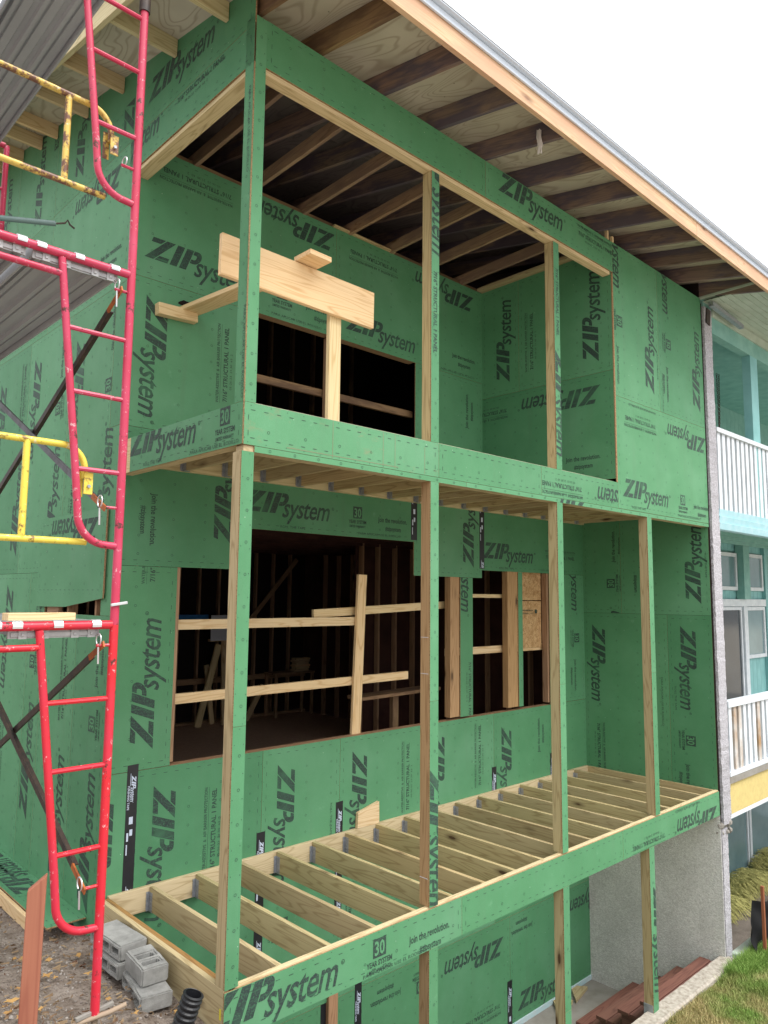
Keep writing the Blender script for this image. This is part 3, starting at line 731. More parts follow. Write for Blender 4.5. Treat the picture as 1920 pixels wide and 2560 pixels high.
# ------------------------------------------------------------------ lower deck frame
def hanger(x, y, z0, z1, parent):
    """galvanised joist hanger flange beside the joist end"""
    bm = bmesh.new()
    def bx(a0,a1,b0,b1,c0,c1):
        r = bmesh.ops.create_cube(bm, size=1.0)
        for v in r['verts']: v.co = Vector((a0+(v.co.x+.5)*(a1-a0), b0+(v.co.y+.5)*(b1-b0), c0+(v.co.z+.5)*(c1-c0)))
    bx(-.022,-.0195,-.055,0,0,z1-z0-.02); bx(.0195,.022,-.055,0,0,z1-z0-.02); bx(-.022,.022,-.055,0,-.003,0)
    for k in range(5):
        zz = .01+(z1-z0-.05)*k/4; bx(-.047,-.022,-.006,-.001,zz,zz+.022); bx(-.026,-.0195,-.04,-.02,zz,zz+.01)
    bx(-.044,-.022,-.003,-.0005,.0,z1-z0-.03); bx(.022,.044,-.003,-.0005,.0,z1-z0-.03)
    o = link('joist_hanger', mesh_from('joist_hanger', bm) if 'h%.2f' % (z1-z0) not in _boxes else _boxes['h%.2f' % (z1-z0)], M_galv, parent, Matrix.Translation((x, y, z0)))
    _boxes['h%.2f' % (z1-z0)] = o.data
deck = thing('lower_deck_frame', 'open treated timber deck frame of parallel joists in a green faced rim, lower storey', 'deck', (3.5, .9, -.3))
T = .038
box('rim_joist', .0,T-.0, .0125,1.828, -.297,0, M_pt, deck)
box('rim_joist', T+.002,T+.04, .052,1.785, -.190,-.004, M_wet, deck)
box('rim_joist', .0+.04+.04,6.948, .0125,.05, -.297,.0, M_ptl, deck)
box('rim_joist', .045,6.93, .0525,.088, -.2975,-.003, M_ptl, deck) if False else None
box('ledger_board', .08,6.93, 1.79,1.828, -.184,.0, M_ptl, deck)
box('joist', 6.905,6.943, .054,1.788, -.184,-.003, M_pt, deck)
for k in range(1, 17):
    x = .41*k+.02
    j = box('joist', x-T/2, x+T/2, .0515, 1.788, -.186, -.004+.002*(k%2), M_pt, deck)
    hanger(x, 1.789, -.184, -.02, j)
for pts, pl in [(rp(0,-.297,2.133,-.012),[('La',-.185,-.215,0),('P',1.1,-.29,0)]), (rp(2.136,-.297,4.62,-.012),[]), (rp(4.623,-.297,6.95,-.012),[('Lb',6.87,-.165,180),('P',6.4,-.03,180)])]:
    panel(SP, FF, pts, deck, pl)
box('joist_block', 4.6,4.64, 1.0,1.04, -.2,-.05, M_ptl, deck)
# upper deck frame
deck2 = thing('upper_deck_frame', 'timber floor frame seen from below between the two porch storeys', 'deck', (2.4, .9, 3.24))
box('front_plate', .02,6.93, .0125,.10, 3.235,3.276, M_ptl, deck2); box('rim_joist', .02,6.93, .0125,.05, 3.278,3.55, M_pt, deck2)
box('ledger_board', .05,6.93, 1.785,1.828, 3.372,3.555, M_ptl, deck2); box('rim_joist', .0125,.05, .0515,1.828, 3.30,3.556, M_pt, deck2)
box('rim_joist', .0,.0115, 1.622,1.828, 3.278,3.556, M_fir, deck2, axis=1)
box('side_plate', .0125,.10, .101,1.784, 3.278,3.298, M_ptl, deck2)
for k in range(0, 17):
    x = .41*k+.16
    if x > 6.9: continue
    j = box('joist', x-T/2, x+T/2, .0515, 1.784, 3.372, 3.552, M_pt, deck2); hanger(x, 1.784, 3.373, 3.52, j)
for i in range(3):
    box('floor_sheet', .11+2.28*i, 2.385+2.28*i, .055,1.82, 3.5575,3.575, M_ply, deck2, bev=0)

# ------------------------------------------------------------------ porch posts
def post(label, x0, x1, z0, z1, group, side=False, prn=(), name='porch_post', ztop=None, yd=.105, m=None):
    t = thing(name, label, 'post', ((x0+x1)/2, .05, z0), group)
    m = m or M_pt
    box('post_stud', x0+(.0115 if side else 0), x0+.046, .0125, yd, z0, z1, m, t); box('post_stud', x0+.047, x1, .0125, yd, z0, z1, M_ptl, t)
    zs = [z0, z0+.78*(z1-z0)*.6, z1] if not side else [z0, z1]
    panel('post_sheathing', FF, rp(x0, z0, x1, zs[1]), t, prn)
    if len(zs) > 2: panel('post_sheathing', FF, rp(x0, zs[1]+.002, x1, z1), t, prn)
    if side:
        panel('post_sheathing', FS, rp(-yd, z0, 0, z1), t, [('P',-.03,4.2,-90),('P',-.05,5.75,-90)])
    return t
gU, gL, gB = 'upper storey porch posts', 'lower storey porch posts', 'posts under the lower deck'
post('tall green wrapped corner post of the upper porch, nearest the scaffold', 0,.096, 3.558,6.258, gU, side=True)
post('upper porch post at the middle, treated timber with green face reading structural panel', 1.764,1.857, 3.558,5.87, gU, prn=[('S',1.79,5.0,-90),('L',1.80,6.2,-90)])
post('upper porch post farthest from the scaffold, in front of the inner green wall', 3.545,3.64, 3.558,5.87, gU, prn=[('S',3.58,5.6,-90),('L',3.55,4.75,-90)])
post('lower porch corner post standing on the deck corner by the cinder blocks', 0,.093, .001,3.234, gL)
post('lower porch post second from the scaffold with pale chalk lines on its brown timber', 1.762,1.857, .001,3.234, gL, prn=[('L',1.765,1.0,-90)], m=M_bpost)
post('lower porch post third from the scaffold, in front of the strand board patch', 3.542,3.636, .001,3.234, gL)
post('lower porch post nearest the blue neighbouring house', 5.325,5.428, .001,3.234, gL)
post('post below the deck rim with knotty timber, left of the other two', 1.762,1.857, -2.8,-.2985, gB, m=M_bpost)
post('middle post below the deck rim beside the stucco wall', 3.542,3.64, -2.3,-.2985, gB)
pb4 = post('post below the deck with a grey metal foot on the concrete curb', 5.16,5.27, -1.97,-.2985, gB, prn=[('L',5.22,-.70,-90)])
box('metal_foot', 5.157,5.215, .006,.110, -1.972,-1.86, M_galv, pb4)
for zz, q in ((2.0,0),(1.72,1),(.2,0)):
    box('chalk_line', 1.7605,1.7618, .02,.10, zz,zz+.004, M_paper, None, axis=1, bev=0)['kind'] = 'stuff'

# ------------------------------------------------------------------ temporary rails and loose timber
def rail(label, p0, p1, w, h, mat=M_fir, group='temporary guard boards across the openings', name='guard_board', up=(0,0,1)):
    o = bar(name, p0, p1, w, h, mat, None, up); tag(o, label, 'board', group); return o
Y1 = 1.975
rail('pale horizontal guard board across the large lower opening, upper of the two at left', (.45,Y1,2.055),(2.83,Y1,2.055), .038,.087)
rail('sloping reddish guard board low across the large opening with diagonal knots', (.45,Y1,1.42),(3.505,Y1,1.445), .038,.086)
rail('guard board with a free left end, lapping right past the second porch post', (2.18,Y1+.04,2.135),(4.2,Y1+.04,2.225), .038,.085)
rail('upright pale board nailed across the horizontal guard boards of the large opening', (2.70,Y1-.045,.88),(2.765,Y1-.045,2.545), .036,.118, up=(1,0,0))
rail('thin guard board high in the narrow opening between the two brown studs', (4.4,Y1,2.335),(5.35,Y1,2.335), .038,.045)
rail('wide pale guard board low in the narrow opening between the two brown studs', (4.15,Y1,1.665),(5.4,Y1,1.665), .038,.088)
rail('guard board under the strand board patch in the right opening', (5.42,Y1,1.66),(6.2,Y1,1.66), .038,.085)
rail('weathered guard board across the upper storey window opening', (1.10,Y1,4.415),(3.55,Y1,4.43), .038,.075, M_raft2)
big = rail('large pale plank nailed level behind the upper corner post', (-.03,.30,4.635),(1.385,.30,4.62), .038,.30, M_fir, None, 'wide_plank')
rail('upright pale timber holding up the wide plank at its right end', (1.02,.345,3.56),(1.02,.345,4.76), .04,.115, M_fir, None, 'plank_support', (1,0,0))
rail('short offcut block lying flat on the top edge of the wide plank', (.60,.215,4.807),(.80,.215,4.803), .20,.038, M_fir, None, 'timber_block')
rail('timber strut running from the wide plank back through a broken hole in the wall', (.56,1.84,4.815),(.56,.33,4.70), .18,.038, M_fir, None, 'timber_strut')
rail('short timber cleat nailed under the strut on the back wall', (.25,1.79,4.745),(.62,1.79,4.76), .075,.10, M_fir, None, 'timber_cleat')
wb = thing('workbench', 'grey plank workbench on two legs inside behind the second porch post', 'workbench', (3.75,2.4,0))
bar('bench_top', (3.1,2.4,1.18),(4.4,2.4,1.20), .25,.038, M_raft2, wb)
for x in (3.72,4.3): bar('leg', (x,2.4,0.0),(x,2.4,1.158), .06,.09, M_raft2, wb, (1,0,0))
# wedge offcut on the ledger
bm = bmesh.new(); pts = [(0,0),(.30,0),(.296,.215),(.008,.15)]
f = [bm.verts.new((a,0,b)) for a,b in pts]; g = [bm.verts.new((a,.038,b)) for a,b in pts]; bm.faces.new(f); bm.faces.new(g[::-1])
for i in range(4): bm.faces.new((f[i], g[i], g[(i+1)%4], f[(i+1)%4]))
bmesh.ops.recalc_face_normals(bm, faces=list(bm.faces)); bmesh.ops.bevel(bm, geom=list(bm.edges), offset=.002, segments=1, affect='EDGES')
tag(link('timber_offcut', mesh_from('timber_offcut', bm), M_fir, None, Matrix.Translation((2.625,1.787,.002))), 'wedge shaped pine offcut standing on the deck ledger against the green wall', 'offcut')
# interior trestle and clutter
tr = thing('trestle', 'pale timber a-frame trestle standing deep inside the big lower opening', 'trestle', (4.8,8.0,0))
bar('leg', (4.32,7.95,0), (4.70,7.95,1.42), .12,.04, M_fir, tr, (0,1,0)); bar('leg', (4.84,7.90,0), (4.79,7.9,1.48), .13,.04, M_fir, tr, (0,1,0))
bar('leg', (4.70,8.1,0), (4.55,8.1,1.05), .09,.04, M_fir, tr, (0,1,0)); bar('leg', (5.35,8.0,0), (5.72,8.0,.62), .10,.04, M_fir, tr, (0,1,0))
bar('top_rail', (4.5,7.95,1.50),(5.3,7.95,1.50), .09,.04, M_fir, tr)
box('sheet_of_paper', 4.45,4.90, 7.82,7.824, 1.50,1.95, M_paper, None); tag(bpy.data.objects['sheet_of_paper'], 'white sheet of paper hanging on the trestle inside the opening', 'paper')
box('blue_box', 3.85,4.50, 8.0,8.2, 1.88,1.955, M_bluep, None); tag(bpy.data.objects['blue_box'], 'long thin blue case just above the upper guard board inside the opening', 'case')
tb = thing('wall_shelf', 'dark timber shelf table with offcuts on it at the back of the dark room', 'table', (6.4,8.0,0))
box('table_top', 5.9,6.84, 7.85,8.25, .80,.835, M_stud, tb)
for a, b in ((5.92,7.87),(6.78,7.87),(5.92,8.19),(6.78,8.19)): box('leg', a,a+.05,b,b+.05, 0,.799, M_stud, tb)
for i in range(6):
    o = box('stacked_board', 6.42+.03*(i%2),6.76+.02*(i%3), 7.95,8.1, .836+.043*i,.874+.043*i, M_fir, None)
    tag(o, '%s short board in the small pile of offcuts inside the dark room' % ('bottom','second lowest','third','fourth','fifth','topmost')[i], 'board', 'offcuts piled inside')

# ------------------------------------------------------------------ stucco party wall and basement
pw = thing('party_wall', 'narrow grey stucco party wall end between the green house and the blue house', 'wall', (7.05, 0, -2.8))
def rough_col(name, x0, x1, y0, y1, z0, z1, mat, jitter=.008, nz=60, seed=1):
    bm = bmesh.new(); rnd = random.Random(seed); rows = []
    for i in range(nz+1):
        z = z0+(z1-z0)*i/nz; j = [rnd.uniform(-jitter, jitter) for _ in range(4)]
        rows.append([bm.verts.new(p) for p in ((x0+j[0],y0+j[1]*.4,z),(x1+j[2]*.5,y0+j[3]*.4,z),(x1,y1,z),(x0,y1,z))])
    for a, b in zip(rows, rows[1:]):
        for k in range(4): bm.faces.new((a[k], a[(k+1)%4], b[(k+1)%4], b[k]))
    bm.faces.new(rows[0][::-1]); bm.faces.new(rows[-1])
    return link(name, mesh_from(name, bm), mat, pw)
rough_col('stucco_pier', 6.985,7.215, -.03,.20, -.42,6.16, M_stucw, .009, 150, 3)
rough_col('stucco_pier', 6.965,7.13, -.012,.30, -2.8,-.47, M_stucw, .006, 50, 4)
bm = bmesh.new(); rnd = random.Random(5)
for i in range(26):
    r = bmesh.ops.create_icosphere(bm, subdivisions=1, radius=rnd.uniform(.018,.05))
    c = Vector((rnd.uniform(6.96,7.21), rnd.uniform(-.02,.08), rnd.uniform(-.52,-.41)))
    for v in r['verts']: v.co = c + v.co*rnd.uniform(.7,1.2)
link('broken_stucco', mesh_from('broken_stucco', bm), M_conc, pw)['kind'] = 'stuff'
box('stucco_face', 6.948,7.0, .301,1.829, -2.82,-.30, M_stuc, pw, axis=0, bev=0)
box('stucco_face', 6.948,6.963, .0,.3, -2.82,-.30, M_stuc, pw, axis=0, bev=0)
box('dark_gap', 6.952,6.984, .0,.05, -.42,6.2, M_dark, pw, bev=0)
slab = box('porch_slab', -.05,6.95, -.1,1.83, -2.95,-2.822, M_conc, None, bev=0); slab['kind'] = 'structure'
curb = thing('concrete_curb', 'pale concrete curb along the edge of the grass below the deck posts', 'curb', (5, 0, -2.8))
bm = bmesh.new(); rnd = random.Random(9); rows = []
for i in range(61):
    x = 2.2+4.8*i/60; j = lambda: rnd.uniform(-.003,.003)
    zt = -1.93 - .0*i
    rows.append([bm.verts.new(p) for p in ((x,-.13+j(),-2.8),(x,-.12+j(),zt-.02+j()),(x,-.10+j(),zt+j()),(x,.065+j(),zt+j()),(x,.085+j(),zt-.03+j()),(x,.09,-2.8))])
for a, b in zip(rows, rows[1:]):
    for k in range(5): bm.faces.new((a[k], b[k], b[k+1], a[k+1]))
bmesh.ops.recalc_face_normals(bm, faces=list(bm.faces)); link('curb_body', mesh_from('curb_body', bm), flat('sandy_concrete', (0.48,0.44,0.38), .95, .1, nz=(22,(0.27,0.235,0.195)), bumps=(50,.5,.006)), curb)
stair = thing('timber_stair', 'dark red timber steps going down from the curb to the porch slab', 'stairs', (6.2, .7, -2.8))
for i, (yf, z) in enumerate(((1.19,-2.60),(.89,-2.40),(.59,-2.20),(.295,-1.99))):
    x0 = 5.54-.05*i
    for b in range(2): box('tread_board', x0,6.88, yf-.145*(b+1)+.0,yf-.145*b-.014, z-.038,z, M_redd, stair)
    box('riser_block', x0+.15,x0+.19, yf-.28,yf-.03, -2.82,z-.04, M_redd, stair, axis=1); box('riser_block', 6.75,6.79, yf-.28,yf-.03, -2.82,z-.04, M_redd, stair, axis=1)
    box('riser_block', x0+.02,x0+.06, yf-.29,yf-.05, z-.23,z-.04, M_redd, stair, axis=1)
def wedge(label, x, y, z, L, Wd, rot):
    bm = bmesh.new(); pts = [(0,0),(L,0),(L*.75,Wd)]; f = [bm.verts.new((a,b,0)) for a,b in pts]; g = [bm.verts.new((a,b,.038)) for a,b in pts]
    bm.faces.new(f[::-1]); bm.faces.new(g)
    for i in range(3): bm.faces.new((f[i], f[(i+1)%3], g[(i+1)%3], g[i]))
    tag(link('timber_offcut', mesh_from('timber_offcut', bm), M_pt, None, Matrix.Translation((x,y,z)) @ Matrix.Rotation(R(rot),4,'Z')), label, 'offcut', 'offcuts on the slab')
wedge('triangular timber offcut on the slab beside the stucco wall', 6.25,1.62,-2.815, .42,.2, 12)
wedge('knotty triangular offcut on the slab at the foot of the red steps', 5.75,1.50,-2.815, .50,.22, 18)
# pit side walls below the deck
ew = box('retaining_wall', -.03,-.004, .0,1.83, -2.9,-.30, M_conc, None, bev=0); ew['kind'] = 'structure'

# ------------------------------------------------------------------ neighbouring house
nb = thing('neighbouring_house', 'turquoise neighbouring house with white balcony railings and a yellow band', 'building', (10, 1.0, -2.8))
box('wall_backing', 7.2,17, 1.90,2.0, -2.9,6.4, M_teal2, nb, bev=0)
i = 0
x = 11.4
while x < 16.2:      # vertical grooved boards on the back walls, built where they can be seen
    for z0, z1 in ((2.05,2.5),(3.26,3.42),(.0,1.17)):
        if z0 < 2.3 or True: box('wall_board', x,x+.195, 1.872,1.899, z0,z1, M_teal, nb, bev=.003)
    box('wall_board', x,x+.195, 1.872,1.899, 3.5,6.35, M_teal2, nb, bev=.003)
    x += .2
def window(x0,x1,z0,z1, y=1.86, mat=M_glass, fw=.07, sill=True, name='window'):
    f = box(name, x0,x1, y-.045,y, z1-fw,z1, M_white, nb, axis=0)
    box('frame', x0,x0+fw, y-.045,y, z0,z1-fw, M_white, f, axis=2); box('frame', x1-fw,x1, y-.045,y, z0,z1-fw, M_white, f, axis=2); box('frame', x0+fw,x1-fw, y-.045,y, z0,z0+fw, M_white, f, axis=0)
    box('pane', x0+fw,x1-fw, y-.02,y-.012, z0+fw,z1-fw, mat, f, bev=0)
    return f
window(11.35,12.48,2.50,3.22); window(12.82,13.80,2.50,3.24)
box('window_trim', 11.2,13.85, 1.80,1.86, 2.19,2.33, M_white, nb); box('pilaster', 12.50,12.80, 1.70,1.86, 2.33,3.45, M_teal2, nb)
window(11.4,12.62,.05,2.18, mat=M_glassd, fw=.06, name='sliding_door'); box('door_frame', 12.64,12.80, 1.78,1.86, 0,2.19, M_white, nb)
window(12.84,13.82,1.17,2.18); box('corner_trim', 13.86,14.0, 1.80,1.87, 0,3.42, M_teal, nb)
window(14.2,15.6,.05,2.4, mat=M_glassd, name='sliding_door')
box('soffit_filler', 6.96,7.6, -.80,.35, 6.262,6.29, M_soff, nb, bev=0); box('dark_filler', 7.0,7.6, -.02,.3, 6.17,6.26, M_teal2, nb, bev=0)
# storey floors
box('porch_ceiling', 7.2,16, .12,1.87, 3.43,3.47, M_teal2, nb, bev=0)
for k in range(3): bar('lap_board', (7.24, -.012-.0*k, 3.275+.088*k), (16,-.012, 3.275+.088*k), .02,.09, M_blue, nb, up=(0,-.18,1))
box('band_board', 7.24,16, .012,.06, 3.22,3.50, M_blue, nb)
for k in range(5): box('ceiling_rib', 7.2,16, .3+.33*k,.34+.33*k, 3.36,3.428, M_teal2, nb)
box('floor_slab', 7.22,16, -.03,1.87, .03,.11, M_conc, nb); box('yellow_band', 7.2,16, .0,.12, -.345,.028, M_yel, nb, axis=0, bev=0); box('band_soffit', 7.2,16, .0,1.86, -.40,-.348, M_white, nb, bev=0)
box('porch_ceiling', 7.2,16, .05,1.87, 6.12,6.16, M_teal2, nb, bev=0); box('porch_beam', 7.2,16, .0,.12, 5.88,6.118, M_teal2, nb, axis=0); box('beam_trim', 7.25,16, -.035,-.002, 6.10,6.215, M_soff, nb)
box('beam_cap', 7.2,16, -.03,.12, 6.217,6.235, M_soff, nb)
y = -.80
while y < -.04: box('soffit_board', 7.0,16, y,y+.078, 6.222,6.235, M_soff, nb); y += .084
box('soffit_edge', 7.05,16, -.80,-.04, 6.236,6.26, M_dark, nb, bev=0)
box('neighbour_roof', 7.46,17, -.84,2.1, 6.30,6.33, M_shing, nb, bev=0)
box('porch_post', 8.60,8.86, .0,.12, 4.6,5.879, M_teal, nb); box('porch_post', 8.60,8.86, .0,.12, 3.5,4.6, M_teal, nb)
box('porch_post', 13.0,13.2, .0,.12, 3.5,5.879, M_teal, nb)
def railing(z0, z1, ztop, mat, label, rusty=()):
    r = thing('balcony_railing', label, 'railing', (8,0,z0), 'balcony railings of the blue house')
    box('top_rail', 7.24,12, -.04,.05, z1,ztop, M_white, r)
    if z0 < 1: box('bottom_rail', 7.24,12, -.03,.05, z0-.0,z0+.055, M_white, r)
    x = 7.30; k = 0
    while x < 11.9:
        m = mat if k not in rusty else M_whiterust
        box('baluster', x,x+.088, -.012,.03, z0+(.057 if z0 < 1 else 0), z1-.002, m, r, axis=2, rot=Matrix.Rotation(R(random.uniform(-.4,.4)),3,'Y')); x += .158; k += 1
railing(3.46,4.52,4.58, M_white, 'upper white balcony railing with flat balusters beside the stucco pier')
railing(.115,.96,1.04, M_white, 'lower white balcony railing with rust stained balusters above the yellow band', (1,2,6,10))
# basement glazing
window(11.2,12.50,-2.68,-.6, fw=.06, name='basement_window'); window(12.56,13.9,-2.6,-.6, fw=.09, name='basement_window'); box('sill', 11.2,14, 1.70,1.87, -2.80,-2.70, M_teal, nb)
# chains, gutter scrap
ch = bmesh.new()
for dx, top in ((0,6.0),(.09,6.0)):
    z = top; k = 0
    while z > 4.75:
        x = 9.62+dx*(z-4.9)/1.1+.01*math.sin(z*5)
        pts = [Vector((x+(.011*math.cos(a) if k%2 else 0), .9+(0 if k%2 else .011*math.cos(a)), z+.022*math.sin(a))) for a in [2*math.pi*i/8 for i in range(8)]]
        add_tube(ch, pts, .004, 4, False, True); z -= .034; k += 1
tag(link('hanging_chain', mesh_from('hanging_chain', ch), M_brace, None), 'pair of thin dark chains hanging in the blue porch beside the stucco pier', 'chain')
bm = bmesh.new()
for (p0, p1) in (((7.0,-.12,6.16),(7.95,-.14,6.09)),):
    a, b = Vector(p0), Vector(p1)
    prof = [(-.03,.035),(-.03,-.02),(.03,-.02),(.03,.035),(.024,.035),(.024,-.014),(-.024,-.014),(-.024,.035)]
    v0 = [bm.verts.new(a+Vector((0,q,w))) for q,w in prof]; v1 = [bm.verts.new(b+Vector((0,q,w))) for q,w in prof]
    for i in range(8): bm.faces.new((v0[i], v0[(i+1)%8], v1[(i+1)%8], v1[i]))
tag(link('gutter_scrap', mesh_from('gutter_scrap', bm), M_galv, None), 'loose grey metal channel sticking out above the stucco pier under the eave', 'metal strip')
box('torn_flashing', 7.03,7.14, -.05,-.035, 5.93,6.14, M_brace, None, axis=2, rot=Matrix.Rotation(R(9),3,'Y')); tag(bpy.data.objects['torn_flashing'], 'torn dark flashing hanging at the top of the stucco pier', 'flashing')
# frayed nest under the rafters
bm = bmesh.new(); rnd = random.Random(3)
for i in range(26):
    x, y = 2.45+rnd.uniform(-.015,.015), -.60+rnd.uniform(-.015,.015); L = rnd.uniform(.12,.22)
    add_tube(bm, [(x,y,6.26),(x+rnd.uniform(-.01,.01),y,6.26-L*.5),(x+rnd.uniform(-.025,.025),y+rnd.uniform(-.02,.02),6.26-L)], .003, 4)
tag(link('frayed_tuft', mesh_from('frayed_tuft', bm), M_fibre, None), 'pale frayed tuft of fibres hanging from a rafter near the fascia', 'tuft')

# ------------------------------------------------------------------ scaffold
XR, XL, YS = -.933, -2.457, -.35
def sc_frame(label, zt, y, group, top_ext=0.0):
    t = thing('scaffold_section', label, 'scaffold', (XR, y, zt-1.825), group); zb = zt-1.825; r = .0215
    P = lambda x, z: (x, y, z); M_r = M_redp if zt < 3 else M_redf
    tube('leg', [P(XR,zb-.0),P(XR,zt+top_ext)], r, M_r, t, 12); tube('leg', [P(XL,zb),P(XL,zt+top_ext)], r, M_r, t, 12)
    tube('top_bar', [P(XL+.015,zt),P(XR-.015,zt)], r, M_r, t, 12)
    for s, X0 in ((1,XR),(-1,XL)):
        f = lambda dx, z: P(X0-s*dx, z)
        pts = [f(.358,zt-.02), f(.322,zt-.33), f(.275,zt-.73), f(.228,zt-1.13)]
        cx = .06; c = (.205-.15, zb+.56)
        for a in range(0, 91, 10): pts.append(f(.06+.15*math.cos(R(a))*1.02, zb+.55-.155*math.sin(R(a))))
        pts.append(f(.015, zb+.392))
        tube('ladder_rail', pts, .0185, M_r, t, 10)
        for dz, dx in ((.36,.32),(.677,.282),(1.06,.236)): tube('rung', [f(.015,zt-dz), f(dx,zt-dz)], .0125, M_r, t, 8)
        for z in (zt-.10, zt-1.24):
            tube('brace_stud', [f(.01,z), f(.085,z)], .008, M_r, t, 6)
    tube('sub_bar', [P(XL+.352,zt-.10),P(XR-.352,zt-.10)], .0165, M_r, t, 10)
    return t
g = 'red scaffold frames'
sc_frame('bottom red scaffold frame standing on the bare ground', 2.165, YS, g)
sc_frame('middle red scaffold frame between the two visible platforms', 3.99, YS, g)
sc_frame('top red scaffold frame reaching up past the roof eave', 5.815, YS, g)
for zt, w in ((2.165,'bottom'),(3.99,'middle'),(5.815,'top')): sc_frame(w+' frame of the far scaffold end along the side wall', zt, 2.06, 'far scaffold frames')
jk = thing('screw_jack', 'rusty screw jack foot under the near scaffold leg in the dirt', 'jack', (XR,YS,.2))
bm = bmesh.new(); pts = []; rr = []
for i in range(30): pts.append((0,0,.0+.13*i/29)); rr.append(.0165 if i % 2 else .0135)
add_tube(bm, pts, rr, 8); link('threaded_rod', mesh_from('threaded_rod', bm), flat('rusty_thread', (0.22,0.17,0.12), .7, .3, .3), jk, Matrix.Translation((XR,YS,.235)))
bar('wing_nut', (XR-.09,YS,.345),(XR+.09,YS,.36), .018,.018, M_conc, jk)
bar('lock_pin', (XR-.03,YS-.02,2.262),(XR+.05,YS-.03,2.275), .014,.014, M_zinc, None); tag(bpy.data.objects['lock_pin'], 'zinc locking pin through the near scaffold leg above the low platform', 'pin')
# pipe sleeve at the top
tube('coupling_sleeve', [(XR+.0,YS,5.50),(XR+.0,YS,5.70)], .03, M_brace, None); tag(bpy.data.objects['coupling_sleeve'], 'dark coupling sleeve clamped on the scaffold leg at the top of the picture', 'clamp')
# braces in the side plane
def brace(label, z0, z1, mat, dx=0.0):
    x = XR-.055-dx; t = thing('cross_brace', label, 'brace', (x, YS, min(z0,z1)), 'scaffold cross braces')
    p0, p1 = Vector((x,YS,z0)), Vector((x,2.06,z1)); d = (p1-p0).normalized()
    o = bar('angle_iron', p0+d*.16, p1-d*.05, .005,.036, mat, t, bev=0); bar('angle_iron', p0+d*.16+Vector((.015,0,.0)), p1-d*.05+Vector((.015,0,0)), .030,.005, mat, t, bev=0)
    bar('flattened_end', p0-d*.02, p0+d*.165, .008,.030, M_orange, t, bev=0)
    # spring clip
    pts = [Vector((x-.02, YS+.0+.0, z0-.0))+Vector((-.0, .028*math.cos(R(a)), .028+.030*math.sin(R(a)))) for a in range(-60, 250, 20)]
    tube('spring_clip', pts, .0035, M_zinc, t, 6)
    tube('spring_clip', [(x-.02,YS+.0,z0-.005),(x-.015,YS+.005,z0-.09)], .0045, M_zinc, t, 6)
brace('black cross brace rising to the right towards the middle platform', 3.89,2.75, M_brace); brace('grey cross brace falling right to the lower end of the middle frame', 2.75,3.89, M_brace2, .03)
brace('dark brown cross brace rising right below the low platform', 2.065,.925, M_brace); brace('rusty brown cross brace falling right to the orange end near the ground', .925,2.065, M_brace, .03)
pts = [Vector((XR-.07, YS+.03*math.cos(R(a)), 4.575+.022+.026*math.sin(R(a)))) for a in range(-60, 250, 20)]
tag(tube('spring_clip', pts, .0035, M_zinc, None, 6), 'bent wire clip on the empty brace stud of the top scaffold section', 'clip')
# yellow end guard rails
def guard(label, zt, zb, mat, xp, xe):
    t = thing('end_guard_rail', label, 'guard rail', (-1.7, YS+.04, zb), 'yellow end guard rails'); y = YS+.045
    pts = [(-2.35,y,zt),(-1.75,y,zt),(xe-.13,y,zt)]+[(xe-.13+.115*math.sin(R(a)), y, zt-.115+.115*math.cos(R(a))) for a in range(10,91,10)]+[(xe-.012,y,zt-.16)]
    tube('rail_tube', pts, .0165, mat, t, 10); tube('rail_tube', [(-2.35,y,zb),(-1.08,y,zb)], .0165, mat, t, 10)
    for x in (xp, -2.0): tube('upright', [(x,y,zb),(x,y,zt)], .0165, mat, t, 10)
    bar('clamp', (xe-.005,y-.03,zt-.06-.07),(xe-.005,y-.03,zt-.24), .045,.006, mat, t, up=(0,1,0)); bar('clamp', (xe-.03,y+.02,zt-.10),(xe-.03,y+.02,zt-.25), .035,.006, mat, t, up=(0,1,0))
    tube('bolt', [(xe-.005,y-.045,zt-.20),(xe-.005,y+.0,zt-.20)], .009, M_galv, t, 6)
guard('rusty yellow end guard rail hooked on the top scaffold ladder', 4.86,4.39, M_yelr, -1.29,-1.05)
guard('bright yellow end guard rail hooked on the middle scaffold ladder', 3.048,2.573, M_yelp, -1.385,-1.09)
# grey telescopic tube
gt = thing('guard_tube', 'grey green guard tube ending in a small hook above the middle platform', 'tube', (-1.3,.6,4.5))
tube('outer_tube', [(-2.2,.6,4.30),(-1.02,.6,4.60)], .0165, M_gtube, gt, 10); tube('hook', [(-1.02,.6,4.60),(-.96,.6,4.625),(-.945,.6,4.65),(-.93,.6,4.625),(-.90,.6,4.61)], .006, M_brace, gt, 6)
# platforms
def plank_mesh():
    bm = bmesh.new(); w = .42; prof = [(-w/2,0),(-w/2,-.06),(-w/2+.012,-.06),(-w/2+.012,-.018)]
    n = 3; pw_ = (w-.024)/n
    for k in range(n):
        a = -w/2+.012+pw_*k
        prof += [(a+.022,-.018),(a+.030,-.040),(a+.052,-.040),(a+.060,-.018),(a+.068,-.018),(a+.074,-.028),(a+pw_-.012,-.028),(a+pw_-.006,-.018)]
    prof += [(w/2-.012,-.018),(w/2-.012,-.06),(w/2,-.06),(w/2,0)]
    L = 2.39; v0 = [bm.verts.new((x,0,z)) for x,z in prof]; v1 = [bm.verts.new((x,L,z)) for x,z in prof]; m = len(prof)
    for i in range(m):
        f = bm.faces.new((v0[i], v0[(i+1)%m], v1[(i+1)%m], v1[i]))
        if i == m-1: f.material_index = 1
    bmesh.ops.recalc_face_normals(bm, faces=list(bm.faces))
    return mesh_from('deck_plate', bm)
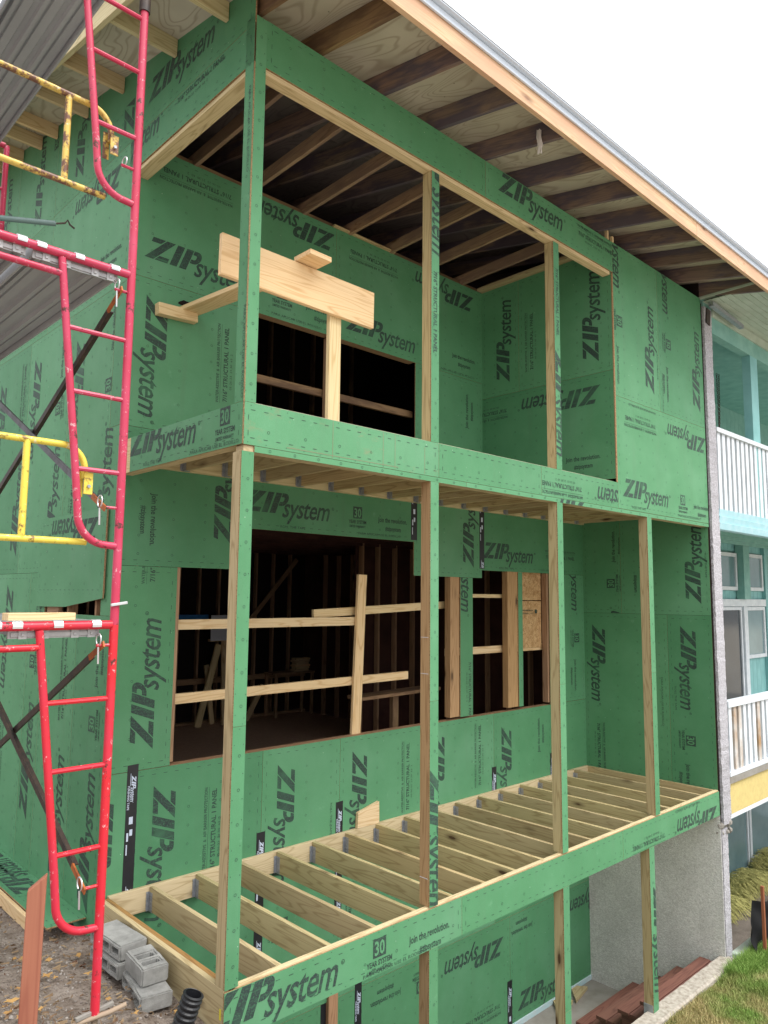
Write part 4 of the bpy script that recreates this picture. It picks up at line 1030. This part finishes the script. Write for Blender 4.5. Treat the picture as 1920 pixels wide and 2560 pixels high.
def end_mesh():
    bm = bmesh.new()
    def bx(a0,a1,b0,b1,c0,c1):
        r = bmesh.ops.create_cube(bm, size=1.0)
        for v in r['verts']: v.co = Vector((a0+(v.co.x+.5)*(a1-a0), b0+(v.co.y+.5)*(b1-b0), c0+(v.co.z+.5)*(c1-c0)))
    bx(-.212,.212,-.012,.0,-.072,-.012); bx(-.20,.20,-.018,-.012,-.064,-.045); bx(-.20,.20,-.018,-.012,-.03,-.016)
    for x in (-.15,-.05,.09,.17):
        bx(x-.018,x+.018,-.022,-.012,-.074,-.012); bx(x-.006,x+.006,-.027,-.022,-.06,-.048)
    return mesh_from('end_channel', bm)
def clip_mesh():
    bm = bmesh.new()
    for i in range(9):
        a0 = R(200-22*i); a1 = R(200-22*(i+1))
        if i > 8: break
        ri, ro = .0225, .0275
        q = [(ri,a0),(ro,a0),(ro,a1),(ri,a1)]
        v = [[bm.verts.new((s, r*math.cos(a), r*math.sin(a))) for r,a in q] for s in (-.022,.022)]
        bm.faces.new(v[0]); bm.faces.new(v[1][::-1])
        for k in range(4): bm.faces.new((v[0][k], v[1][k], v[1][(k+1)%4], v[0][(k+1)%4]))
    bmesh.ops.recalc_face_normals(bm, faces=list(bm.faces)); return mesh_from('hook_clip', bm)
pm_, em_, cm_ = plank_mesh(), end_mesh(), clip_mesh()
for m in (M_under, M_alu): pm_.materials.append(m)
em_.materials.append(M_alu); cm_.materials.append(M_zinc)
lv = {2.165:'low', 3.99:'middle', 5.815:'top'}; ps = ['nearest the house wall', 'in the middle', 'farthest from the house wall']
for zt in lv:
    for i, xc in enumerate((-1.212,-1.668,-2.124)):
        p = thing('scaffold_plank', 'corrugated metal plank of the %s scaffold platform, %s' % (lv[zt], ps[i]), 'plank', (xc, YS, zt), 'scaffold planks')
        link('deck_plate', pm_, None, p, Matrix.Translation((xc, YS+.03, zt+.022)))
        link('end_channel', em_, None, p, Matrix.Translation((xc, YS+.03, zt+.015)))
        for dx in (-.183,.0,.183): link('hook_clip', cm_, None, p, Matrix.Translation((xc+dx, YS, zt)))
o = bar('board_on_platform', (-1.40,-.20,2.205),(-1.085,-.20,2.205), .09,.036, M_fir, None); tag(o, 'short pale board lying on the low scaffold platform', 'board')

# ------------------------------------------------------------------ ground
cps = [(-.93,-.35,.23),(-.93,-.1,.12),(-.6,0,-.02),(-.4,.3,-.12),(-.25,.16,-.22),(-.15,.5,-.24),(-.1,.9,-.26),(-.1,1.4,-.28),(-.5,1.2,-.16),(-.35,.7,-.18),(-.4,2.0,-.30),(-.5,3,-.32),(-.5,5,-.3),(-1.2,1.5,-.15),(-1.2,.3,.12),(-1.4,-.86,.42),(-2,0,.4),(-3,1,.3),(-2,3,0),
       (0,-.15,-.36),(.0,-.5,-.30),(-.3,-.35,-.12),(-.4,-1,.15),(-2.5,-4,.65),(-2.5,-2,.6),(-5,-4,.8),(-5,0,.5),(-5,5,.2),(.8,-.4,-.8),(1.5,-.2,-1.3),(2.5,-.2,-1.7),(3.5,-.2,-1.88),(4.5,-.2,-1.95),(5.5,-.2,-1.96),(7,-.2,-1.97),(7.5,-.5,-1.97),(9,-.5,-2.0),(5,-2,-1.9),(8,-2,-1.95),(3,-2,-1.4),(1,-2,-.6),(2,-5,-.5),(6,-5,-1.6),(12,-3,-2.0),(20,-5,-2.1),(12,-.4,-2.0),(0,-8,.5),(30,-30,-2),(-30,-30,.5),(-30,30,.3),(30,30,-2.2),(-4,9,.1),(-.5,9,-.25)]
def gz(x, y):
    if x > 4.6 and y > -4 and x < 9: base = None
    sw = 0; s = 0
    for a, b, c in cps:
        d = (x-a)**2+(y-b)**2+1e-4; w = 1/d**1.6; sw += w; s += w*c
    h = s/sw
    if x > 4.4: k = min(1, (x-4.4)/.8); h = h*(1-k)+(-1.965-.01*(x-5))*k if y > -6 else h
    return h
def axis(lo, hi, flo, fhi, step):
    v = []; t = flo; 
    while t <= fhi+1e-6: v.append(round(t,4)); t += step
    s = step*1.5; t = flo-s
    while t > lo: v.insert(0, t); s *= 1.35; t -= s
    v.insert(0, lo); s = step*1.5; t = fhi+s
    while t < hi: v.append(t); s *= 1.35; t += s
    v.append(hi); return v
xs = axis(-90, 90, -2.4, 9.6, .08); ys2 = axis(-90, 90, -1.6, 2.6, .08)
xs = sorted(set(xs+[-.02, 7.2])); ys2 = sorted(set(ys2+[-.125]))
bm = bmesh.new(); grid = {}
for i, x in enumerate(xs):
    for j, y in enumerate(ys2):
        z = gz(x, y)
        n = mnoise.noise(Vector((x*2.2, y*2.2, 0)))*.035 + mnoise.noise(Vector((x*9, y*9, 3)))*.014
        if x > 3: n *= .4
        grid[i,j] = bm.verts.new((x, y, z+n))
for i in range(len(xs)-1):
    for j in range(len(ys2)-1):
        cx, cy = (xs[i]+xs[i+1])/2, (ys2[j]+ys2[j+1])/2
        if cx > -.02 and cy > -.125 and cy < 12 and cx < 17: continue
        bm.faces.new((grid[i,j], grid[i+1,j], grid[i+1,j+1], grid[i,j+1]))
for v in [v for v in bm.verts if not v.link_faces]: bm.verts.remove(v)
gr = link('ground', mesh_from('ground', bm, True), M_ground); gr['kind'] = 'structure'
# sandy pit in front of the neighbouring basement
bm = bmesh.new(); n1, n2 = 60, 16; gg = {}
for i in range(n1+1):
    for j in range(n2+1):
        x, y = 7.12+9.0*i/n1, -.12+1.99*j/n2
        gg[i,j] = bm.verts.new((x, y, -2.45-.33*(j/n2)+mnoise.noise(Vector((x*3,y*3,1)))*.05))
for i in range(n1):
    for j in range(n2): bm.faces.new((gg[i,j], gg[i+1,j], gg[i+1,j+1], gg[i,j+1]))
o = link('sand_bed', mesh_from('sand_bed', bm, True), flat('grey_brown_sand', (0.22,0.185,0.16), .95, .1, nz=(5,(0.15,0.125,0.105)), bumps=(40,.5,.02))); o['kind'] = 'structure'
cb = box('white_edging', 7.14,16, -.125,.02, -2.6,-1.93, flat('chalky_green_white_concrete', (0.42,0.50,0.42), .9, .1, nz=(6,(0.30,0.31,0.28))), None, bev=.012); tag(cb, 'pale greenish concrete edging between the grass and the sand bed', 'edging')
# yellow straw sheaves on the sand
def sheaf(label, x0, x1, y0, y1, zb, seed, h=.22, count=900):
    rn = random.Random(seed); V = []; Fc = []
    for _ in range(count):
        u = rn.random(); x = x0+(x1-x0)*u; y = y1-rn.random()**1.5*(y1-y0)*.5; z = zb+h*(.25+.75*rn.random())*math.sqrt(max(.05,math.sin(math.pi*u)))
        L = rn.uniform(.18,.42); a = math.sin(u*9+seed)*.6+rn.gauss(0,.25); dx, dy = math.sin(a)*L, -math.cos(a)*L; w = rn.uniform(.004,.011); k = len(V)
        for q in range(4):
            t = q/3; px = x+dx*t; py = y+dy*t; pz = z+.05*math.sin(t*3.1)-t*t*(z-zb)*.95; ww = w*(1-.75*t)
            V += [(px-ww,py,pz),(px+ww,py+ww*.4,pz+.003)]
        for q in range(3): Fc.append((k+2*q,k+2*q+1,k+2*q+3,k+2*q+2))
    me = bpy.data.meshes.new('straw_bundle'); me.from_pydata(V, [], Fc)
    tag(link('straw_bundle', me, M_olive, None), label, 'straw', 'yellow straw bundles on the sand')
sheaf('small yellow straw bundle lying nearest the stucco pier on the sand', 9.5,10.6,.95,1.55,-2.66,1,.20,700)
sheaf('long yellow straw bundle along the basement window sill', 10.6,12.3,1.05,1.75,-2.70,2,.24,1500)
sheaf('yellow straw bundle farthest right against the basement window', 12.2,13.6,1.15,1.8,-2.72,3,.34,1300)
# silt fence
sf = thing('silt_fence', 'black silt fence fabric stapled to an orange brown wooden stake on the grass', 'fence', (7.5,-.26,-2))
box('stake', 7.44,7.475, -.285,-.25, -2.05,-1.17, M_stake, sf, axis=2)
bm = bmesh.new(); n, m = 44, 22; g3 = {}
for i in range(n+1):
    u = i/n
    for j in range(m+1):
        v = j/m; x = 7.33+1.5*u; y = -.21-.10*u + mnoise.noise(Vector((u*7, v*3, 2)))*.06+.03*math.sin(u*18)
        zt = -1.33-.10*abs(math.sin(u*5)) - (.25*max(0,(.06-u)/.06)); g3[i,j] = bm.verts.new((x-.03*(1-v)*(u<.2)*(1-u*5), y+.05*v, -2.0+(zt+2.0)*v))
for i in range(n):
    for j in range(m): bm.faces.new((g3[i,j], g3[i+1,j], g3[i+1,j+1], g3[i,j+1]))
link('fabric', mesh_from('fabric', bm, True), M_black, sf)

# grass
rnd = random.Random(21); V = []; Fc = []
def blades(count, xr, yr, hmin, hmax):
    for _ in range(count):
        x = rnd.uniform(*xr); y = rnd.uniform(*yr)
        dens = mnoise.noise(Vector((x*1.6, y*1.6, 4)))
        h = rnd.uniform(hmin, hmax)*(1.0+.5*dens)
        if x < 6.4: h *= .55
        if x < 5.2 and rnd.random() < .5: continue
        z = gz(x, y)-.01; a = rnd.uniform(0, 6.283); w = rnd.uniform(.0022,.0045); lx, ly = rnd.gauss(0,.35)*h, rnd.gauss(0,.35)*h
        cx, cy = math.cos(a)*w, math.sin(a)*w; k = len(V)
        V.extend([(x-cx,y-cy,z),(x+cx,y+cy,z),(x+lx*.4+cx*.7,y+ly*.4+cy*.7,z+h*.6),(x+lx*.4-cx*.7,y+ly*.4-cy*.7,z+h*.6),(x+lx,y+ly,z+h)])
        Fc.extend([(k,k+1,k+2,k+3),(k+3,k+2,k+4)])
blades(70000, (4.4,8.6), (-1.5,-.14), .05,.12); blades(12000, (8.6,11), (-1.5,-.14), .06,.13); blades(9000,(6.6,8.2),(-.35,-.13),.09,.17)
blades(900, (-1.6,.1), (-.6,.2), .03,.09)
me = bpy.data.meshes.new('grass'); me.from_pydata(V, [], Fc); o = link('grass', me, M_grass); o['kind'] = 'stuff'
# gravel, leaves, straw litter on the dirt
bm = bmesh.new()
for _ in range(2600):
    x = rnd.uniform(-2.0,.15); y = rnd.uniform(-1.1,3.2)
    if x > -.03 and y > -.12: continue
    s = rnd.uniform(.003,.011)*(1.6 if rnd.random() < .06 else 1); z = gz(x,y)+mnoise.noise(Vector((x*2.2,y*2.2,0)))*.035+mnoise.noise(Vector((x*9,y*9,3)))*.014+s*.2
    r = bmesh.ops.create_icosphere(bm, subdivisions=1, radius=s) if s > .009 else bmesh.ops.create_cube(bm, size=s*1.5)
    q = Matrix.Rotation(rnd.uniform(0,3),3,Vector((rnd.random()+.01,rnd.random(),rnd.random())))
    for v in r['verts']: v.co = Vector((x,y,z)) + q @ Vector((v.co.x*rnd.uniform(.8,1.2), v.co.y, v.co.z*.7))
o = link('gravel', mesh_from('gravel', bm), flat('pale_gravel', (0.38,0.35,0.32), .9, .2, nz=(18,(0.12,0.09,0.075)))); o['kind'] = 'stuff'
bm = bmesh.new()
for _ in range(2200):
    x = rnd.uniform(-2.0,.15); y = rnd.uniform(-1.1,3.0)
    if x > -.03 and y > -.12: continue
    z = gz(x,y)+.018+mnoise.noise(Vector((x*2.2,y*2.2,0)))*.035; a = rnd.uniform(0,6.28); L = rnd.uniform(.015,.06); w = rnd.uniform(.001,.0045)
    dx, dy = math.cos(a)*L, math.sin(a)*L; px, py = -math.sin(a)*w, math.cos(a)*w
    vs = [bm.verts.new(p) for p in ((x-px,y-py,z),(x+px,y+py,z+.004),(x+dx+px,y+dy+py,z+rnd.uniform(-.003,.02)),(x+dx-px,y+dy-py,z))]; bm.faces.new(vs)
o = link('bark_litter', mesh_from('bark_litter', bm), flat('bark_and_straw', (0.10,0.05,0.032), .9, .1, nz=(4,(0.36,0.27,0.16)))); o['kind'] = 'stuff'
bm = bmesh.new()
for _ in range(46):
    x = rnd.uniform(-1.7,.0); y = rnd.uniform(-.9,1.9)
    z = gz(x,y)+.03+mnoise.noise(Vector((x*2.2,y*2.2,0)))*.035; a = rnd.uniform(0,6.28); L = rnd.uniform(.02,.05)
    ct = bm.verts.new((x,y,z+.004)); ring_ = []
    for k in range(9):
        t = a+6.283*k/9; rr_ = L*(1.0 if k % 2 == 0 else .5)*rnd.uniform(.7,1.1); ring_.append(bm.verts.new((x+rr_*math.cos(t), y+rr_*.7*math.sin(t), z+rnd.uniform(0,.018))))
    for k in range(9): bm.faces.new((ct, ring_[k], ring_[(k+1)%9]))
o = link('fallen_leaves', mesh_from('fallen_leaves', bm), M_leaf); o['kind'] = 'stuff'

# ------------------------------------------------------------------ things on the dirt
def cinder(label, loc, rot, L=.42, Wd=.10, H=.20, nx=(0,.03,.13,.16,.26,.29,.39,.42), ny=(0,.032,.068,.10)):
    """hollow concrete block, cores through local z"""
    bm = bmesh.new(); ns = len(nx)
    vt = {}
    for zi, z in enumerate((0,H)):
        for i, x in enumerate(nx):
            for j, y in enumerate(ny): vt[zi,i,j] = bm.verts.new((x-L/2, y-Wd/2, z-H/2))
    hole = {(i,1) for i in range(1,ns-1,2)}
    for i in range(ns-1):
        for j in range(3):
            q0 = [(i,j),(i+1,j),(i+1,j+1),(i,j+1)]
            if (i,j) in hole:
                for k in range(4):
                    a, b = q0[k], q0[(k+1)%4]; bm.faces.new((vt[0,a[0],a[1]], vt[0,b[0],b[1]], vt[1,b[0],b[1]], vt[1,a[0],a[1]]))
            else:
                bm.faces.new([vt[1,a,b] for a,b in q0]); bm.faces.new([vt[0,a,b] for a,b in q0[::-1]])
    for i in range(ns-1):
        for j in (0,3): bm.faces.new((vt[0,i,j], vt[0,i+1,j], vt[1,i+1,j], vt[1,i,j]))
    for j in range(3):
        for i in (0,ns-1): bm.faces.new((vt[0,i,j], vt[0,i,j+1], vt[1,i,j+1], vt[1,i,j]))
    bmesh.ops.recalc_face_normals(bm, faces=list(bm.faces))
    bmesh.ops.bevel(bm, geom=[e for e in bm.edges if len(e.link_faces) == 2 and e.calc_face_angle(0) > .5], offset=.009, segments=2, affect='EDGES')
    for v in bm.verts: v.co += Vector((mnoise.noise(v.co*30+Vector(loc)*9), mnoise.noise(v.co*31+Vector((5,0,0))), mnoise.noise(v.co*29)))*.004
    o = link('cinder_block', mesh_from('cinder_block', bm), M_block, None, Matrix.Translation(loc) @ rot); tag(o, label, 'block', 'cinder blocks beside the deck')
RY = Matrix.Rotation(R(90),4,'Z') @ Matrix.Rotation(R(90),4,'X')     # length along y, cores along x
RZ = Matrix.Rotation(R(90),4,'Z')
cinder('rear upper cinder block lying with its cores facing the scaffold leg', (-.12,1.17,-.052), Matrix.Rotation(R(4),4,'Z') @ RY)
cinder('rear lower cinder block under the rear upper one', (-.13,1.15,-.157), Matrix.Rotation(R(2),4,'Z') @ RY)
cinder('front upper cinder block with its slots facing up beside the deck rim', (-.14,.705,-.052), Matrix.Rotation(R(-4),4,'Z') @ Matrix.Rotation(R(3),4,'X') @ RZ, .29, .175, .11, (0,.055,.11,.145,.20,.29), (0,.03,.145,.175))
cinder('front lower cinder block half on the soil at the deck corner', (-.155,.66,-.166), Matrix.Rotation(R(-10),4,'Z') @ RY)
# corrugated drain pipe
dp = thing('drain_pipe', 'black corrugated drain pipe stub sticking up beside the deck corner', 'pipe', (-.3,.0,-.25))
bm = bmesh.new(); a, b = Vector((-.34,.05,-.36)), Vector((-.225,-.035,.075)); pts = []; rr = []
for i in range(61):
    pts.append(a.lerp(b, i/60)); rr.append(.061 if (i//2) % 2 == 0 else .053)
add_tube(bm, pts, rr, 22, cap=False); add_tube(bm, pts[::-1], [.046]*61, 22, cap=False)
d = (b-a).normalized(); add_tube(bm, [b-d*.002, b+d*.004], [.0585,.046], 22, cap=False)
link('corrugated_wall', mesh_from('corrugated_wall', bm, False), M_pipe, dp)
# red stake near the camera
bm = bmesh.new(); w, dpt = .033, .019
bt = [(-w,-dpt,0),(w,-dpt,0),(w,dpt,0),(-w,dpt,0)]; tp = [(-w,-dpt,.825),(w,-dpt,.880),(w,dpt,.880),(-w,dpt,.825)]
v0 = [bm.verts.new(p) for p in bt]; v1 = [bm.verts.new(p) for p in tp]; bm.faces.new(v0[::-1]); bm.faces.new(v1)
for k in range(4): bm.faces.new((v0[k], v0[(k+1)%4], v1[(k+1)%4], v1[k]))
bmesh.ops.bevel(bm, geom=list(bm.edges), offset=.003, segments=1, affect='EDGES')
for v in bm.verts: v.co = Vector((v.co.z, v.co.x, v.co.y))        # local x along the grain
mw = Matrix(((0,1,0,0),(0,0,1,0),(1,0,0,0),(0,0,0,1)))
st = link('wooden_stake', mesh_from('wooden_stake', bm), M_red, None, Matrix.Translation((-1.425,-.86,.34)) @ Matrix.Rotation(R(-24),4,'Z') @ Matrix.Rotation(R(.6),4,'Y') @ mw)
tag(st, 'reddish brown wooden stake with a slanted cut top in front of the scaffold', 'stake')
# log end, ledge beside the side wall, stick
bm = bmesh.new(); add_tube(bm, [(-.10,-.22,-.36),(-.04,-.34,-.15)], [.085,.078], 18); tag(link('log_end', mesh_from('log_end', bm), flat('sawn_log', (0.42,0.30,0.19), .8, .2, nz=(20,(0.28,0.19,0.12))), None), 'round sawn log end at the foot of the deck corner', 'log')
bm = bmesh.new(); add_tube(bm, [(-1.12,-.30,.30),(-1.0,-.35,.325),(-.87,-.38,.34),(-.80,-.40,.36)], [.008,.011,.012,.010], 7); tag(link('fallen_stick', mesh_from('fallen_stick', bm, True), flat('bark_stick', (0.34,0.26,0.19), .9, .1), None), 'thin dry stick lying at the foot of the near scaffold leg', 'stick')
lg = thing('skirting_ledge', 'low green ledge with a timber edge along the foot of the side wall', 'ledge', (-.15,4,-.3))
bm = bmesh.new(); mw = Matrix(((0,1,0,0),(-1,0,0,0),(0,0,1,-.185),(0,0,0,1)))   # u=-y, v=x
panel(SP, mw, rp(-6.6,-.30,-2.0,-.003), lg, [('Lb',-2.75,-.06,180),('L',-4.4,-.24,0)])
box('edge_board', -.335,-.302, 2.35,6.6, -.30,-.20, M_fir, lg)
tag(box('yellow_tag', -.003,-.0008, .03,.045, -.17,-.11, M_ochre, None, axis=2, bev=0), 'tiny yellow sticker on the deck rim near the corner', 'sticker')
print('objects', len(bpy.data.objects))
